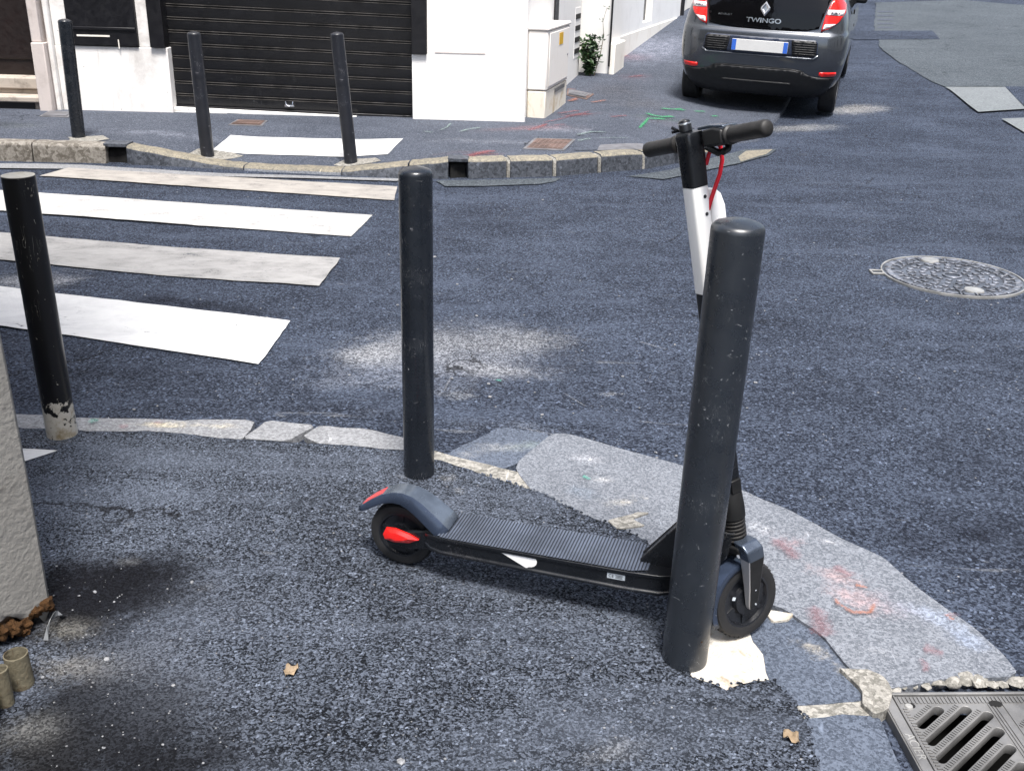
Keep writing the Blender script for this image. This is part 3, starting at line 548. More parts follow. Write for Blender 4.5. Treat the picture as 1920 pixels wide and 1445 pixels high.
# ------------------------------------------------------------------ buildings
FO = Vector((-1.013, 9.749, 0)); FT = Vector((.99995, .0097, 0)); FN = Vector((FT.y, -FT.x, 0))   # facade line, outward normal to the street
FM = Matrix(((FT.x, -FN.x, 0, FO.x), (FT.y, -FN.y, 0, FO.y), (0, 0, 1, 0), (0, 0, 0, 1)))      # local x along facade, y into the building, z up
def wbox(b, x0, x1, z0, z1, y0, y1, mi=0): b.box(((x0 + x1) / 2, (y0 + y1) / 2, (z0 + z1) / 2), (x1 - x0, y1 - y0, z1 - z0), mi=mi); return b
shop = thing('corner_building', 'white rendered corner building with black roller shutter, dark door and stone steps', 'building', mw=FM)
b = MB(); wbox(b, -3.275, -2.245, -.1, .715, 0, .45); wbox(b, -3.13, -2.50, .715, 3.2, .09, .45); wbox(b, -3.275, -3.13, .715, 3.2, .004, .45); wbox(b, -2.50, -2.39, .715, 3.2, .004, .45)
b.build('wall', M['wall_white'], shop, bevel=.006)
b = MB(); b.prism([(.003, -.1), (1.066, -.1), (1.066, 3.2), (.145, 3.2), (.145, .722), (.003, .722)], -.5, Matrix(((1, 0, 0, 0), (0, 0, -1, 0), (0, 1, 0, 0), (0, 0, 0, 1)))); wbox(b, .003, .143, .9, 3.2, .2, .5); b.build('wall', M['wall_plain'], shop, bevel=.008)
b = MB(); wbox(b, -14, 1.05, 3.203, 9.5, .004, 6); wbox(b, -14, 1.05, 2.9, 3.2, .51, 6); wbox(b, -2.38, .0, 1.9, 3.2, .22, .5); wbox(b, -14, -4.35, -.1, 3.2, .0, 6); wbox(b, -4.35, 1.05, 0, 2.899, 1.0, 6); b.build('upper_wall', M['wall_white'], shop)
b = MB(); wbox(b, .215, .68, .738, .748, -.004, .004); b.build('crack', M['wall_pink'], shop)
b = MB(); b.prism([(-3.46, -.05), (-3.335, -.05), (-3.335, .74), (-3.45, .74)], .30, Matrix(((1, 0, 0, 0), (0, 0, 1, -.10), (0, 1, 0, 0), (0, 0, 0, 1)))); wbox(b, -3.45, -3.352, .742, 3.2, -.075, .2); b.build('door_jamb', M['wall_pink'], shop, bevel=.008)
b = MB(); wbox(b, -3.33, -3.278, .0, 3.2, -.03, .1); b.build('pilaster_strip', M['wall_white'], shop, bevel=.01)
b = MB(); wbox(b, -4.32, -3.48, .40, 2.4, .30, .36); wbox(b, -4.2, -3.6, .55, 1.3, .285, .30); b.build('door', M['door'], shop, bevel=.01)
b = MB(); wbox(b, -4.33, -3.47, .30, .405, .10, .45); wbox(b, -4.35, -3.455, .08, .298, .13, .45); wbox(b, -4.35, -3.44, .20, .255, -.06, .128); wbox(b, -4.3, -3.45, .0, .198, -.02, .127); wbox(b, -4.6, -3.345, -.05, .085, -.30, -.022); b.build('step', M['step_stone'], shop, bevel=.012)
b = MB(); wbox(b, -4.0, -3.53, .09, .195, -.03, -.018); b.build('vent', M['black'], shop)
s = MB(); wbox(s, -3.131, -2.50, .725, 1.6, -.02, .088); wbox(s, -3.12, -2.51, .86, .885, -.032, -.021); sg = s.build('letter_panel', M['black'], shop, bevel=.004)
b = MB(); wbox(b, -3.05, -2.75, .80, .815, -.024, -.0205); wbox(b, -2.68, -2.67, .70, .78, -.024, -.0205); b.build('paint_chip', M['wall_cream'], sg)
# roller shutter
zs_ = [.135 + .1135 * k for k in range(17)]; prof = []
for z in zs_[:-1]: prof += [(.121, z), (.115, z + .02), (.115, z + .085), (.125, z + .096), (.125, z + .1134)]
X0, X1 = -2.255, -.005; tl = lambda x: .02 - .022 * (x - X0)      # slats run down slightly to the right
b = MB(); nseg = 12; rings = []
for i in range(nseg + 1):
    x = X0 + (X1 - X0) * i / nseg; rings.append([(x, y, z + .055 - .05 * (x - X0) / (X1 - X0) * .9) for y, z in prof])
b.loft(rings, False, False, False); sh = b.build('shutter', M['shutter'], shop, smooth=30)
b = MB()
for z in zs_[1:]:
    for o_ in (-.006, -.026):
        za, zb_ = z + .055 + o_, z + .0095 + o_; b.add([(X0, .112, za), (X1, .112, zb_), (X1, .112, zb_ + .004), (X0, .112, za + .004), (X0, .124, za), (X1, .124, zb_), (X1, .124, zb_ + .004), (X0, .124, za + .004)], [(0, 1, 2, 3), (3, 2, 6, 7), (0, 4, 5, 1)])
b.build('slat_bead', M['shutter_edge'], sh, smooth=0)
b = MB(); wbox(b, -1.215, -1.125, .205, .225, .085, .11); b.tube([(-1.205, .09, .255), (-1.20, .085, .225), (-1.17, .08, .21), (-1.14, .085, .225), (-1.135, .09, .255)], .006, 8); b.build('shutter_handle', M['chrome'], sh)
b = MB(); b.add([(X0, .095, .10), (X1, .095, .085), (X1, .095, .15), (X0, .095, .195), (X0, .14, .10), (X1, .14, .085), (X1, .14, .15), (X0, .14, .195)], [(0, 1, 2, 3), (4, 7, 6, 5), (3, 2, 6, 7), (0, 4, 5, 1), (0, 3, 7, 4), (1, 5, 6, 2)]); wbox(b, -.10, -.03, .135, .155, .08, .096); b.build('bottom_bar', M['black'], sh, bevel=.003)
b = MB(); b.add([(X0 + .01, .03, .155), (X1, .03, .085), (X1, .03, .125), (X0 + .01, .03, .18), (X0 + .01, .25, .155), (X1, .25, .085), (X1, .25, .125), (X0 + .01, .25, .18)], [(0, 1, 2, 3), (4, 7, 6, 5), (3, 2, 6, 7), (0, 4, 5, 1), (0, 3, 7, 4), (1, 5, 6, 2)]); b.build('sill', M['wall_plain'], shop, bevel=.004)
b = MB(); wbox(b, -2.243, .0, -.1, .084, .02, .30); wbox(b, -2.243, -1.2, .084, .118, .022, .30); wbox(b, -2.243, -1.75, .118, .150, .024, .3); plinth = b.build('plinth', M['sill_stone'], shop, bevel=.003)
for i in range(6):
    for j in range(3): b = MB(); b.lathe([(.006, 0), (.0001, .0)], 8, Matrix.Translation((-1.40 + i * .075 + (j % 2) * .035, .0195, .03 + j * .02)) @ Matrix.Rotation(R(90), 4, 'X')); b.build('drill_hole', M['pit'], plinth, smooth=0)
b = MB(); wbox(b, -2.388, -2.255, .72, 3.2, -.03, .2); b.build('shutter_guide', M['black'], shop, bevel=.003)
b = MB(); wbox(b, .005, .142, .724, 3.2, -.03, .19); b.build('shutter_guide', M['black'], shop, bevel=.003)

# alley side of the corner building and the next house up the street
def wall_frame(a, c):
    d = Vector((c[0] - a[0], c[1] - a[1], 0)).normalized(); n = Vector((d.y, -d.x, 0))
    return Matrix(((d.x, -n.x, 0, a[0]), (d.y, -n.y, 0, a[1]), (0, 0, 1, 0), (0, 0, 0, 1)))
side = wall_frame((.055, 10.04), (.70, 12.80)); inv = (FM.inverted() @ side)
b = MB(); b.box((1.41, .3, 4.7), (2.84, .6, 9.6), m=inv); b.build('alley_wall', M['wall_plain'], shop, bevel=.008)
b = MB(); b.box((1.28, -.004, 1.33), (.20, .02, .80), m=inv); b.build('window', M['black'], shop)
v = MB()
for k in range(4): v.box((2.60, -.003, .545 + k * .128), (.30, .012, .055), m=inv)
v.box((2.60, .004, .745), (.34, .015, .56), m=inv, mi=1); v.build('vent', [M['pit'], M['wall_plain']], shop, smooth=0)
al = wall_frame((.98, 12.92), (2.89, 19.2)); nh = thing('terrace_house', 'cream and white house wall running up the street behind the weed', 'building', mw=al)
b = MB(); wbox(b, .6, 2.55, -.2, 9, 0, 4); wbox(b, 2.55, 3.25, -.2, .70, 0.002, 4); wbox(b, 2.55, 3.25, 2.2, 9, 0.002, 4); wbox(b, 3.25, 6.0, -.2, 9, 0, 4); wbox(b, 2.55, 3.25, .7, 2.2, .3, 4); b.build('wall', M['wall_plain'], nh)
b = MB(); wbox(b, .6, 26, -.2, .62, -.012, -.001); b.build('plinth', M['wall_cream'], nh, bevel=.004)
b = MB(); wbox(b, 6.02, 26, -.2, 9, .03, 4); b.build('upper_wall', M['wall_cream'], nh)
b = MB(); wbox(b, -.02, .598, -.2, 9, -.10, 4); b.build('pilaster', M['wall_plain'], nh, bevel=.01)
b = MB(); wbox(b, -.05, .55, -.2, .62, -.17, -.101); b.build('pilaster_base', M['wall_cream'], nh, bevel=.02, bseg=3)
wd = MB(); wbox(wd, 2.56, 3.24, .70, 2.2, .10, .14); wo = wd.build('window', M['black'], nh)
b = MB(); 
for k in range(10): wbox(b, 2.60, 2.85, .74 + k * .09, .79 + k * .09, .075, .099)
b.build('window_grille', M['shutter_edge'], wo)
b = MB(); b.tube([(6.01, -.03, .55), (6.01, -.03, 6)], .035, 10); b.build('downpipe', M['black'], nh)
b = MB(); wbox(b, 6.6, 6.8, .98, 1.02, -.006, .035); wbox(b, 6.6, 6.8, 1.12, 1.16, -.006, .035); b.build('vent', M['pit'], nh)
b = MB(); b.tube([(-.05, -.105, .35), (-.05, -.105, 6)], .012, 8); b.build('downpipe', M['black'], nh)

# cream utility cabinet on the corner
c0 = G(1022, 223, z_far); c1 = G(1062, 193, z_far); cm = wall_frame(c0, c1); cl = (c1 - c0).length
cb = thing('utility_cabinet', 'cream utility cabinet with a yellow sticker against the corner of the white building', 'cabinet', mw=cm @ Matrix.Translation((0, 0, c0.z)))
b = MB(); wbox(b, 0, cl, .26, .80, 0, .19); b.build('cabinet_body', M['cab'], cb, bevel=.012)
b = MB(); wbox(b, .004, cl - .004, -.05, .252, .006, .185); b.build('cabinet_base', M['cab_low'], cb, bevel=.01)
b = MB(); wbox(b, -.012, cl + .012, .803, .835, -.012, .20); b.build('cabinet_lid', M['cab'], cb, bevel=.012)
b = MB(); wbox(b, .06, cl - .06, .29, .78, -.010, -.001); dr = b.build('door', M['cab'], cb, bevel=.005)
b = MB(); wbox(b, .48, .66, .645, .755, -.0135, -.0105); b.build('warning_sticker', M['yellow'], dr)
b = MB(); b.lathe([(.012, 0), (.012, .006), (.0, .006)], 12, Matrix.Translation((cl - .12, -.010, .52)) @ Matrix.Rotation(R(90), 4, 'X')); b.build('lock', M['iron'], dr)
b = MB(); wbox(b, cl * .4, cl * .85, .20, .235, -.003, .007); b.build('vent', M['iron_brown'], cb)

# weed at the foot of the wall
wp = G(1104, 141, z_far); wd_ = thing('weed', 'leafy green weed growing at the foot of the white wall beside the cabinet', 'plant', wp)
b = MB(); lf = MB()
def leaf(b, p, d, L, wv):
    d = d.normalized(); s_ = d.cross(Vector((0, 0, 1)) + Vector(rng.normal(0, .5, 3))).normalized() * wv; n_ = d.cross(s_).normalized() * wv * .35
    b.add([p, p + d * L * .35 + s_ + n_, p + d * L * .7 + s_ * .7 + n_, p + d * L, p + d * L * .7 - s_ * .7 + n_, p + d * L * .35 - s_ + n_, p + d * L * .5], [(0, 1, 6), (1, 2, 6), (2, 3, 6), (3, 4, 6), (4, 5, 6), (5, 0, 6)])
for k in range(26):
    a = rng.uniform(-pi, pi); h = rng.uniform(.16, .46); lean = rng.uniform(.02, .17); pts = [Vector((cos(a) * lean * t_ ** 1.4 + rng.normal(0, .006), sin(a) * lean * .6 * t_ ** 1.4 - .05, h * t_)) for t_ in np.linspace(0, 1, 5)]
    b.tube(pts, [.005, .004, .0035, .003, .002], 5)
    for p in pts[1:]:
        for _ in range(6): leaf(lf, p + Vector(rng.normal(0, .014, 3)), Vector((rng.normal(0, 1), rng.normal(0, 1), rng.normal(.25, .6))), rng.uniform(.04, .085), rng.uniform(.012, .022))
pts = [Vector((.06, -.06, 0)), Vector((.12, -.07, .25)), Vector((.15, -.05, .45)), Vector((.13, -.05, .62)), Vector((.17, -.05, .78))]; b.tube(pts, [.006, .005, .004, .003, .002], 5)
for p in pts[1:]:
    for _ in range(4): leaf(lf, p + Vector(rng.normal(0, .02, 3)), Vector((rng.normal(0, 1), rng.normal(0, 1), rng.normal(.2, .6))), rng.uniform(.03, .05), .010)
b.build('stem', M['stem'], wd_); lf.build('foliage', M['leaf'], wd_, recalc=False, smooth=0)

# unseen terrace, added to close off the low sky on the right
tm = wall_frame((10.2, 12.0), (7.2, -14)); tb = thing('added_terrace', 'unseen tall pale terrace of houses added along the right side of the street, beyond the photo edge', 'building', mw=tm)
b = MB(); wbox(b, 0, 26, -.3, 10.5, 0, 6); b.build('wall', M['wall_cream'], tb)
for k in range(8):
    for z in (1.0, 4.2, 7.4):
        b = MB(); wbox(b, 1.6 + k * 3.1, 2.6 + k * 3.1, z, z + 1.8, -.02, -.003); wo_ = b.build('window', M['black'], tb)
        b = MB(); wbox(b, 1.5 + k * 3.1, 2.7 + k * 3.1, z - .09, z - .003, -.09, -.004); b.build('sill', M['sill_stone'], wo_, bevel=.01)

# grey building corner on the near left
nc = Vector((-1.172, 2.165, ZN)); nd = Vector((-.42, -.76, 0)).normalized(); NL = 9.0; NM = wall_frame(nc, nc + Vector((-nd.x, -nd.y, 0)))
gb = thing('grey_building', 'grey rendered building corner with broken rusty foot on the left', 'building', mw=Matrix.Translation(nc))
b = MB(); rings = []
foot = lambda s_: .045 + .16 * min(s_, .5) + .018 * sin(s_ * 55) + .010 * sin(s_ * 131)
cols = np.concatenate([np.linspace(0, 1.6, 65), [3, 5, NL]]); back = Vector((-1, .12, 0)).normalized(); zl = [None, .35, .7, 1.2, 2, 4, 8]
def wpt(s_, z): 
    return nd * s_ + Vector((0, 0, (foot(s_) if z is None and s_ > .04 else (0.01 if z is None else z)))) + Vector((.006 * sin(s_ * 9 + (z or 0) * 4), -.004 * sin(s_ * 7 + (z or 0) * 5), 0))
lp = [[wpt(s_, z) for s_ in cols] + [nd * NL + back * 8 + Vector((0, 0, z or 0)), back * 9 + Vector((0, 0, z or 0))] for z in zl]
b.loft(lp); b.build('wall', M['wall_grey'], gb, smooth=40, bevel=.012)
b = MB(); b.loft([[nd * .03 + back * .03 + Vector((0, 0, z)), nd * 1.6 + back * .05 + Vector((0, 0, z)), nd * 1.6 + back * 1 + Vector((0, 0, z)), back * 1 + Vector((0, 0, z))] for z in (-.05, .5)]); b.build('footing', M['pit'], gb)
b = MB()
ic2 = bmesh.new(); bmesh.ops.create_icosphere(ic2, subdivisions=3, radius=1); v2 = [v.co.copy() for v in ic2.verts]; f2_ = [tuple(v.index for v in f.verts) for f in ic2.faces]; ic2.free()
from mathutils import noise as mnoise
for k in range(17):
    s_ = k / 17 * .20 + rng.uniform(-.005, .005); p = nd * s_ + Vector((rng.uniform(-.012, .004), -.002, max(.010, foot(s_) - rng.uniform(.0, .045)))); r_ = rng.uniform(.010, .021); sd_ = Vector(rng.uniform(0, 50, 3))
    b.add([p + v * r_ * (1 + .55 * mnoise.fractal(v * 1.6 + sd_, .8, 2.1, 5)) for v in v2], f2_)
b.build('rusty_edge', M['rust'], gb, smooth=60)
for (px, py), rr, hh, lab in (((50, 1282), .027, .088, 'short galvanised pipe stub, the wider one nearest the grey wall corner'), ((20, 1318), .018, .098, 'thin galvanised pipe stub in the middle of the cut pipes'), ((-8, 1350), .018, .09, 'galvanised pipe stub furthest left, cut off by the photo edge')):
    p = G(px - 8, py, ZN); o = thing('pipe_stub', lab, 'pipe', p, group='cut pipe stubs by the grey wall')
    b = MB(); b.lathe([(rr, -.02), (rr, hh), (rr - .0025, hh + .001), (rr - .003, hh - .002), (rr - .003, .0), (0.0005, 0)], 28, Matrix.Rotation(R(rng.uniform(-4, 4)), 4, 'Y')); b.build('pipe_wall', M['galv'], o)
b = MB(); p = G(105, 1178, ZN); pp = []
for k in range(7):
    a = k / 6; pp.append([(p.x - .012 + .012 * sin(a * 3), p.y + .05 - .1 * a, ZN + .045 * sin(a * pi) ** .7 + .002), (p.x + .001 + .006 * cos(a * 5), p.y + .05 - .1 * a, ZN + .03 * sin(a * pi) + .002)])
b.loft(pp, False, False, False); o = b.build('plastic_scrap', M['clear'], smooth=0, recalc=False); o.modifiers.new('thick', 'SOLIDIFY').thickness = .0012; tag(o, 'crumpled grey plastic scrap on the ground at the grey wall corner', 'litter')
def dead_leaf(px, py, size, rot, label, mat):
    p = G(px, py, ZN); b = MB(); vs = []; n = 9
    for i in range(n):
        t_ = i / (n - 1); wv = (sin(pi * t_ ** .8) * .36 + .02) * (1 + .16 * sin(i * 2.3 + rot))
        for s_ in (-1, -.5, 0, .5, 1): vs.append(Vector(((t_ - .5) * size, s_ * wv * size, .004 + .26 * size * abs(s_) ** 1.5 * (.6 + .4 * sin(i * 1.7)) + .10 * size * sin(t_ * 9 + s_ * 3))))
    b.add(vs, [(i * 5 + k, i * 5 + k + 1, i * 5 + k + 6, i * 5 + k + 5) for i in range(n - 1) for k in range(4)]); o = b.build('dead_leaf', mat, smooth=60)
    o.location = (p.x, p.y, ZN); o.rotation_euler = (0, 0, R(rot)); o.modifiers.new('thick', 'SOLIDIFY').thickness = .001; tag(o, label, 'leaf', 'dead leaves on the footway')
dead_leaf(547, 1260, .045, 60, 'tan dead leaf lying alone on the dark footway', M['dry_leaf'])
dead_leaf(1483, 1385, .045, -55, 'curled yellowish dead leaf near the broken footway edge by the drain', M['dry_leaf'])

# ------------------------------------------------------------------ bollards
def bollard(name, base, lean, r, h, mat, label, cap='dome', foot=None, rim=None):
    q = Vector((lean[0], lean[1], h)).normalized(); rot = Vector((0, 0, 1)).rotation_difference(q).to_matrix().to_4x4()
    o = thing(name, label, 'bollard', group='street bollards', mw=Matrix.Translation(base) @ rot); b = MB()
    z0 = foot[0] if foot else -.05
    if cap == 'dome':
        pr = [(r, z0)] + [(r, h * k / 8) for k in range(1, 8)] + [(r, h - .026)]
        pr += [(r - .015 * (1 - cos(a)), h - .026 + .016 * sin(a)) for a in np.linspace(0, 1.30, 8)[1:]] + [((r - .0115) * t_, h - .0102 + .0085 * (1 - t_ * t_)) for t_ in (.93, .85, .75, .6, .45, .3, .15, .01)]
        b.lathe(pr, 48, cap1=True); b.build('post', mat, o, smooth=50)
    else:
        b.lathe([(r, z0)] + [(r * (1 + .006 * sin(k * 2.2)), h * k / 14) for k in range(1, 14)] + [(r, h), (r - .003, h + .001), (r - .004, h - .06)], 48); b.build('post', mat, o, smooth=50)
        b = MB(); b.lathe([(r - .001, h + .0015), (r - .0008, h + .003), (r - .006, h + .003), (r - .012, h + .001), (.0005, h + .001)], 40); b.build('cap', rim, o)
    if foot:
        b = MB(); n = 56; top = [foot[0] + foot[1] * (abs(sin(k * .55 + 1)) * .6 + .4 * rng.random()) for k in range(n)]
        b.loft([[((r + .0012) * cos(2 * pi * k / n), (r + .0012) * sin(2 * pi * k / n), z) for k, z in enumerate(zz)] for zz in ([-.04] * n, [foot[0] * .4] * n, top)], False, False); b.build('bare_foot', foot[2], o)
    return o
lean = lambda p: (p[0], p[1])
near_b = bollard('bollard', Vector((-1.589, 3.207, ZN)), (-.004, 0), .0512, .914, M['bollard_black'], 'chipped black bollard with pale flat top and peeled cream foot by the grey wall', 'open', None, M['undercoat'])
bollard('bollard', Vector((-.3027, 2.9944, ZN)), (-.001, 0), .0508, 1.026, M['bollard_dark'], 'dark rounded bollard behind the scooter rear wheel')
rb = bollard('bollard', Vector((.4523, 2.0683, ZN)), (.009, 0), .0565, 1.122, M['bollard_grey'], 'large scratched charcoal bollard standing in front of the scooter stem')
b = MB(); b.lathe([(.003, 0), (.0005, .0006)], 12, Matrix.Translation((.027, -.0495, .085)) @ Matrix.Rotation(R(90), 4, 'X') @ Matrix.Rotation(R(28), 4, 'Y')); b.build('rust_hole', M['rust'], rb)
for base, ln, h, lab in (((-3.578, 8.308), .02, .915, 'far bollard leaning left, in front of the white wall and black panel'), ((-2.477, 8.10), -.02, .945, 'far scuffed bollard at the dropped kerb, in front of the shutter near its left end'), ((-1.327, 8.06), -.075, .99, 'far bollard in front of the middle of the black shutter')):
    bollard('bollard', Vector((base[0], base[1], z_far(*base))), (ln, 0), .052, h, M['bollard_far'] if base[0] > -3 else M['bollard_dark'], lab)

# ------------------------------------------------------------------ iron covers
mc = G(1785, 518); mh = thing('manhole_cover', 'round cast iron manhole cover with patterned tread in the road', 'manhole cover', (mc.x, mc.y, .004)); mh.scale = (.97, .97, 1)
b = MB(); b.lathe([(.40, -.03), (.40, .003), (.397, .0045), (.391, .003), (.391, -.004)], 96); b.build('frame', M['iron_pale'], mh)
b = MB(); b.lathe([(.390, -.004), (.37, -.003), (.0005, -.003)], 96); b.build('plate', M['iron_mid'], mh)
b = MB(); rp = lambda a, r_: Matrix.Rotation(a, 4, 'Z') @ Matrix.Translation((r_, 0, .001))
def bit(a, r_, sx, sy, rot=0): b.box((0, 0, 0), (sx, sy, .008), m=rp(a, r_) @ Matrix.Rotation(rot, 4, 'Z'))
for k in range(26):
    a = 2 * pi * k / 26
    if (k % 13) not in (): bit(a, .358, .034, .058); bit(a + .12, .345, .05, .010)
for k in range(30):
    a = 2 * pi * (k + .3) / 30; 
    if rng.random() < .85: bit(a, .298, .05, .014, rng.choice([0, .5, -.5])); bit(a + .07, .285, .014, .034)
for k in range(24):
    a = 2 * pi * k / 24; bit(a, .235, .03, .034, rng.choice([0, .4])); 
    if k % 2: bit(a, .205, .012, .03)
for k in range(18): bit(2 * pi * k / 18 + rng.uniform(-.05, .05), .165, .034, .03, rng.uniform(-.6, .6))
for k in range(12): bit(2 * pi * k / 12, .105, .026, .03, rng.uniform(-.6, .6))
b.lathe([(.055, .003), (.055, .006), (.042, .006), (.042, .003)], 32); b.build('tread', M['iron'], mh, bevel=.0015, bseg=1)
for a, r_ in ((pi / 2 + .05, .31), (-pi / 2 + .05, .28)): b = MB(); b.lathe([(.055, -.002), (.052, .0065), (.0005, .007)], 28, rp(a, r_) @ Matrix.Translation((0, 0, -.001))); b.build('stud', M['iron_pale'], mh)
b = MB(); b.box((-.425, .03, -.006), (.06, .055, .012)); b.build('hinge_pocket', M['iron_dark'], mh)
b = MB(); b.box((-.43, .062, .0), (.075, .010, .012)); b.box((-.43, -.002, .0), (.075, .010, .012)); b.box((-.465, .03, .0), (.010, .055, .012)); b.build('hinge_rim', M['iron_pale'], mh, bevel=.002)

def hatch(px, mat, label, frame=None, nm='access_cover'):
    P = [G(a, c, z_far) for a, c in px]; cen = sum(P, Vector()) / 4; o = thing(nm, label, 'access cover', cen, group='small access covers on the far pavement')
    L = [p - cen for p in P]; b = MB(); b.loft([[p * 1.0 + Vector((0, 0, z)) for p in L] for z in (-.03, .011)]); b.build('frame', frame or M['hatch_grey'], o, bevel=.002)
    b = MB(); b.loft([[p * .86 + Vector((0, 0, z)) for p in L] for z in (-.03, .014)])
    for i in range(7):
        for j in range(7):
            u, v_ = (i + .5) / 7, (j + .5) / 7; p = (L[0] * (1 - u) + L[1] * u) * (1 - v_) + (L[3] * (1 - u) + L[2] * u) * v_; b.box((p.x * .82, p.y * .82, .015), (.03, .03, .006))
    b.build('lid', mat, o)
hatch([(1002, 261), (1080, 263), (1058, 284), (980, 281)], M['tread'], 'rusty square access cover near the far kerb corner')
hatch([(1064, 168), (1114, 178), (1100, 188), (1062, 180)], M['hatch_grey'], 'orange sprayed access cover beside the cream cabinet', M['tread'])
hatch([(445, 226), (502, 228), (492, 238), (428, 236)], M['tread'], 'brown access cover below the roller shutter')
hatch([(92, 210), (140, 212), (128, 222), (74, 220)], M['hatch_grey'], 'grey access cover by the stone door step')

# drain grate, lower right
gm = Matrix.Translation((.905, 1.955, .018)) @ Matrix.Rotation(R(3), 4, 'Z'); dg_ = thing('drain_grate', 'cast iron drain grate with diagonal slots set at the kerb', 'drain grate', mw=gm)
GW, GH = .62, .60
b = MB()
def gbar(b, x0, x1, y0, y1, z0, z1): b.box(((x0 + x1) / 2, -(y0 + y1) / 2, (z0 + z1) / 2), (x1 - x0, y1 - y0, z1 - z0))
gbar(b, 0, GW, -.004, .004, -.05, .006); gbar(b, 0, .030, .0045, GH, -.05, .003)
for xx in (.003, .031): gbar(b, xx, xx + .004, .006, GH, -.04, .006)
fr = b.build('frame', M['iron_brown'], dg_, bevel=.0015)
textmesh('lettering', 'ACIER', .030, Matrix.Translation((.0185, -.175, .0035)) @ Matrix.Rotation(R(-90), 4, 'Z'), M['iron_pale'], fr, .0006)
cu = bpy.data.curves.new('g', 'CURVE'); cu.dimensions = '2D'; cu.fill_mode = 'BOTH'; cu.extrude = .012; cu.bevel_depth = .0015; cu.bevel_resolution = 1
def spl(pts):
    s_ = cu.splines.new('POLY'); s_.points.add(len(pts) - 1); s_.use_cyclic_u = True
    for q, p in zip(s_.points, pts): q.co = (p[0], -p[1], 0, 1)
spl([(.038, .007), (GW, .007), (GW, GH), (.038, GH)])
ribs = []
def slot(x0, y0, x1, y1, hw=.0132):
    d = Vector((x1 - x0, y1 - y0)).normalized(); n_ = Vector((-d.y, d.x)); p = []
    for a in np.linspace(-pi / 2, pi / 2, 7): p.append(Vector((x1, y1)) + (d * cos(a) + n_ * sin(a)) * hw)
    for a in np.linspace(pi / 2, 3 * pi / 2, 7): p.append(Vector((x0, y0)) + (d * cos(a) + n_ * sin(a)) * hw)
    spl([(q.x, q.y) for q in p])
def panel(xa, xb, ya, yb, off):
    c = ya + off; 
    while c < yb + (xb - xa) * .8:
        # line y = c - .8 (x - xa)
        pa = (xa, c) if c <= yb else (xa + (c - yb) / .8, yb); pb = (xb, c - .8 * (xb - xa)); 
        if pb[1] < ya: pb = (xa + (c - ya) / .8, ya)
        if pb[0] - pa[0] > .028: slot(pa[0], pa[1], pb[0], pb[1]); ribs.append((pa, pb))
        c += .054
panel(.062, .238, .052, GH - .05, .052); panel(.31, .56, .052, GH - .05, .02)
tmp = bpy.data.objects.new('tmp', cu); col.objects.link(tmp); me = bpy.data.meshes.new_from_object(tmp.evaluated_get(bpy.context.evaluated_depsgraph_get())); bpy.data.objects.remove(tmp)
me.name = 'grille'; me.transform(Matrix.Translation((0, 0, -.013))); me.materials.clear(); me.materials.append(M['iron_brown']); go = bpy.data.objects.new('grille', me); col.objects.link(go); go.parent = dg_
b = MB()
for (xa, ya), (xb, yb) in ribs:
    d = Vector((xb - xa, yb - ya)); L = d.length; d.normalize(); n_ = Vector((-d.y, d.x)) * (-.0212); k = 0.0
    while k < L:
        p = Vector((xa, ya)) + d * k + n_; 
        if .05 < p.x and p.y > .03: b.box((0, 0, .0015), (.004, .010, .004), m=Matrix.Translation((p.x, -p.y, 0)) @ Matrix.Rotation(math.atan2(-d.y, d.x), 4, 'Z'))
        k += .0085
x = .045
while x < GW - .02: b.box((x, -.021, .0015), (.0045, .022, .004)); x += .0095
y = .05
while y < GH - .02: b.box((.046, -y, .0015), (.010, .004, .004)); y += .0095
for xx in (.254, .262, .270, .29): b.box((xx, -GH / 2 - .01, .001), (.0035, GH - .05, .004))
b.build('tread', M['iron_brown'], go, smooth=0)
b = MB(); b.lathe([(.010, .0), (.0085, .004), (.0005, .005)], 18, Matrix.Translation((.058, -.042, 0))); b.build('bolt', M['iron_pale'], go)
b = MB(); b.lathe([(.010, .0005), (.0005, .0006)], 18, Matrix.Translation((.066, -.037, 0))); b.build('bolt_hole', M['pit'], go); b = MB(); b.lathe([(.011, .0005), (.0005, .0006)], 18, Matrix.Translation((.272, -.036, .003)) @ Matrix.Diagonal((1.5, 1, 1, 1))); b.build('bolt_hole', M['pit'], go)
b = MB(); gbar(b, .0, GW, 0, GH, -.35, -.34); gbar(b, -.01, 0, -.01, GH, -.34, -.05); gbar(b, 0, GW, -.012, -.005, -.34, -.05); b.build('pit', M['pit'], dg_)

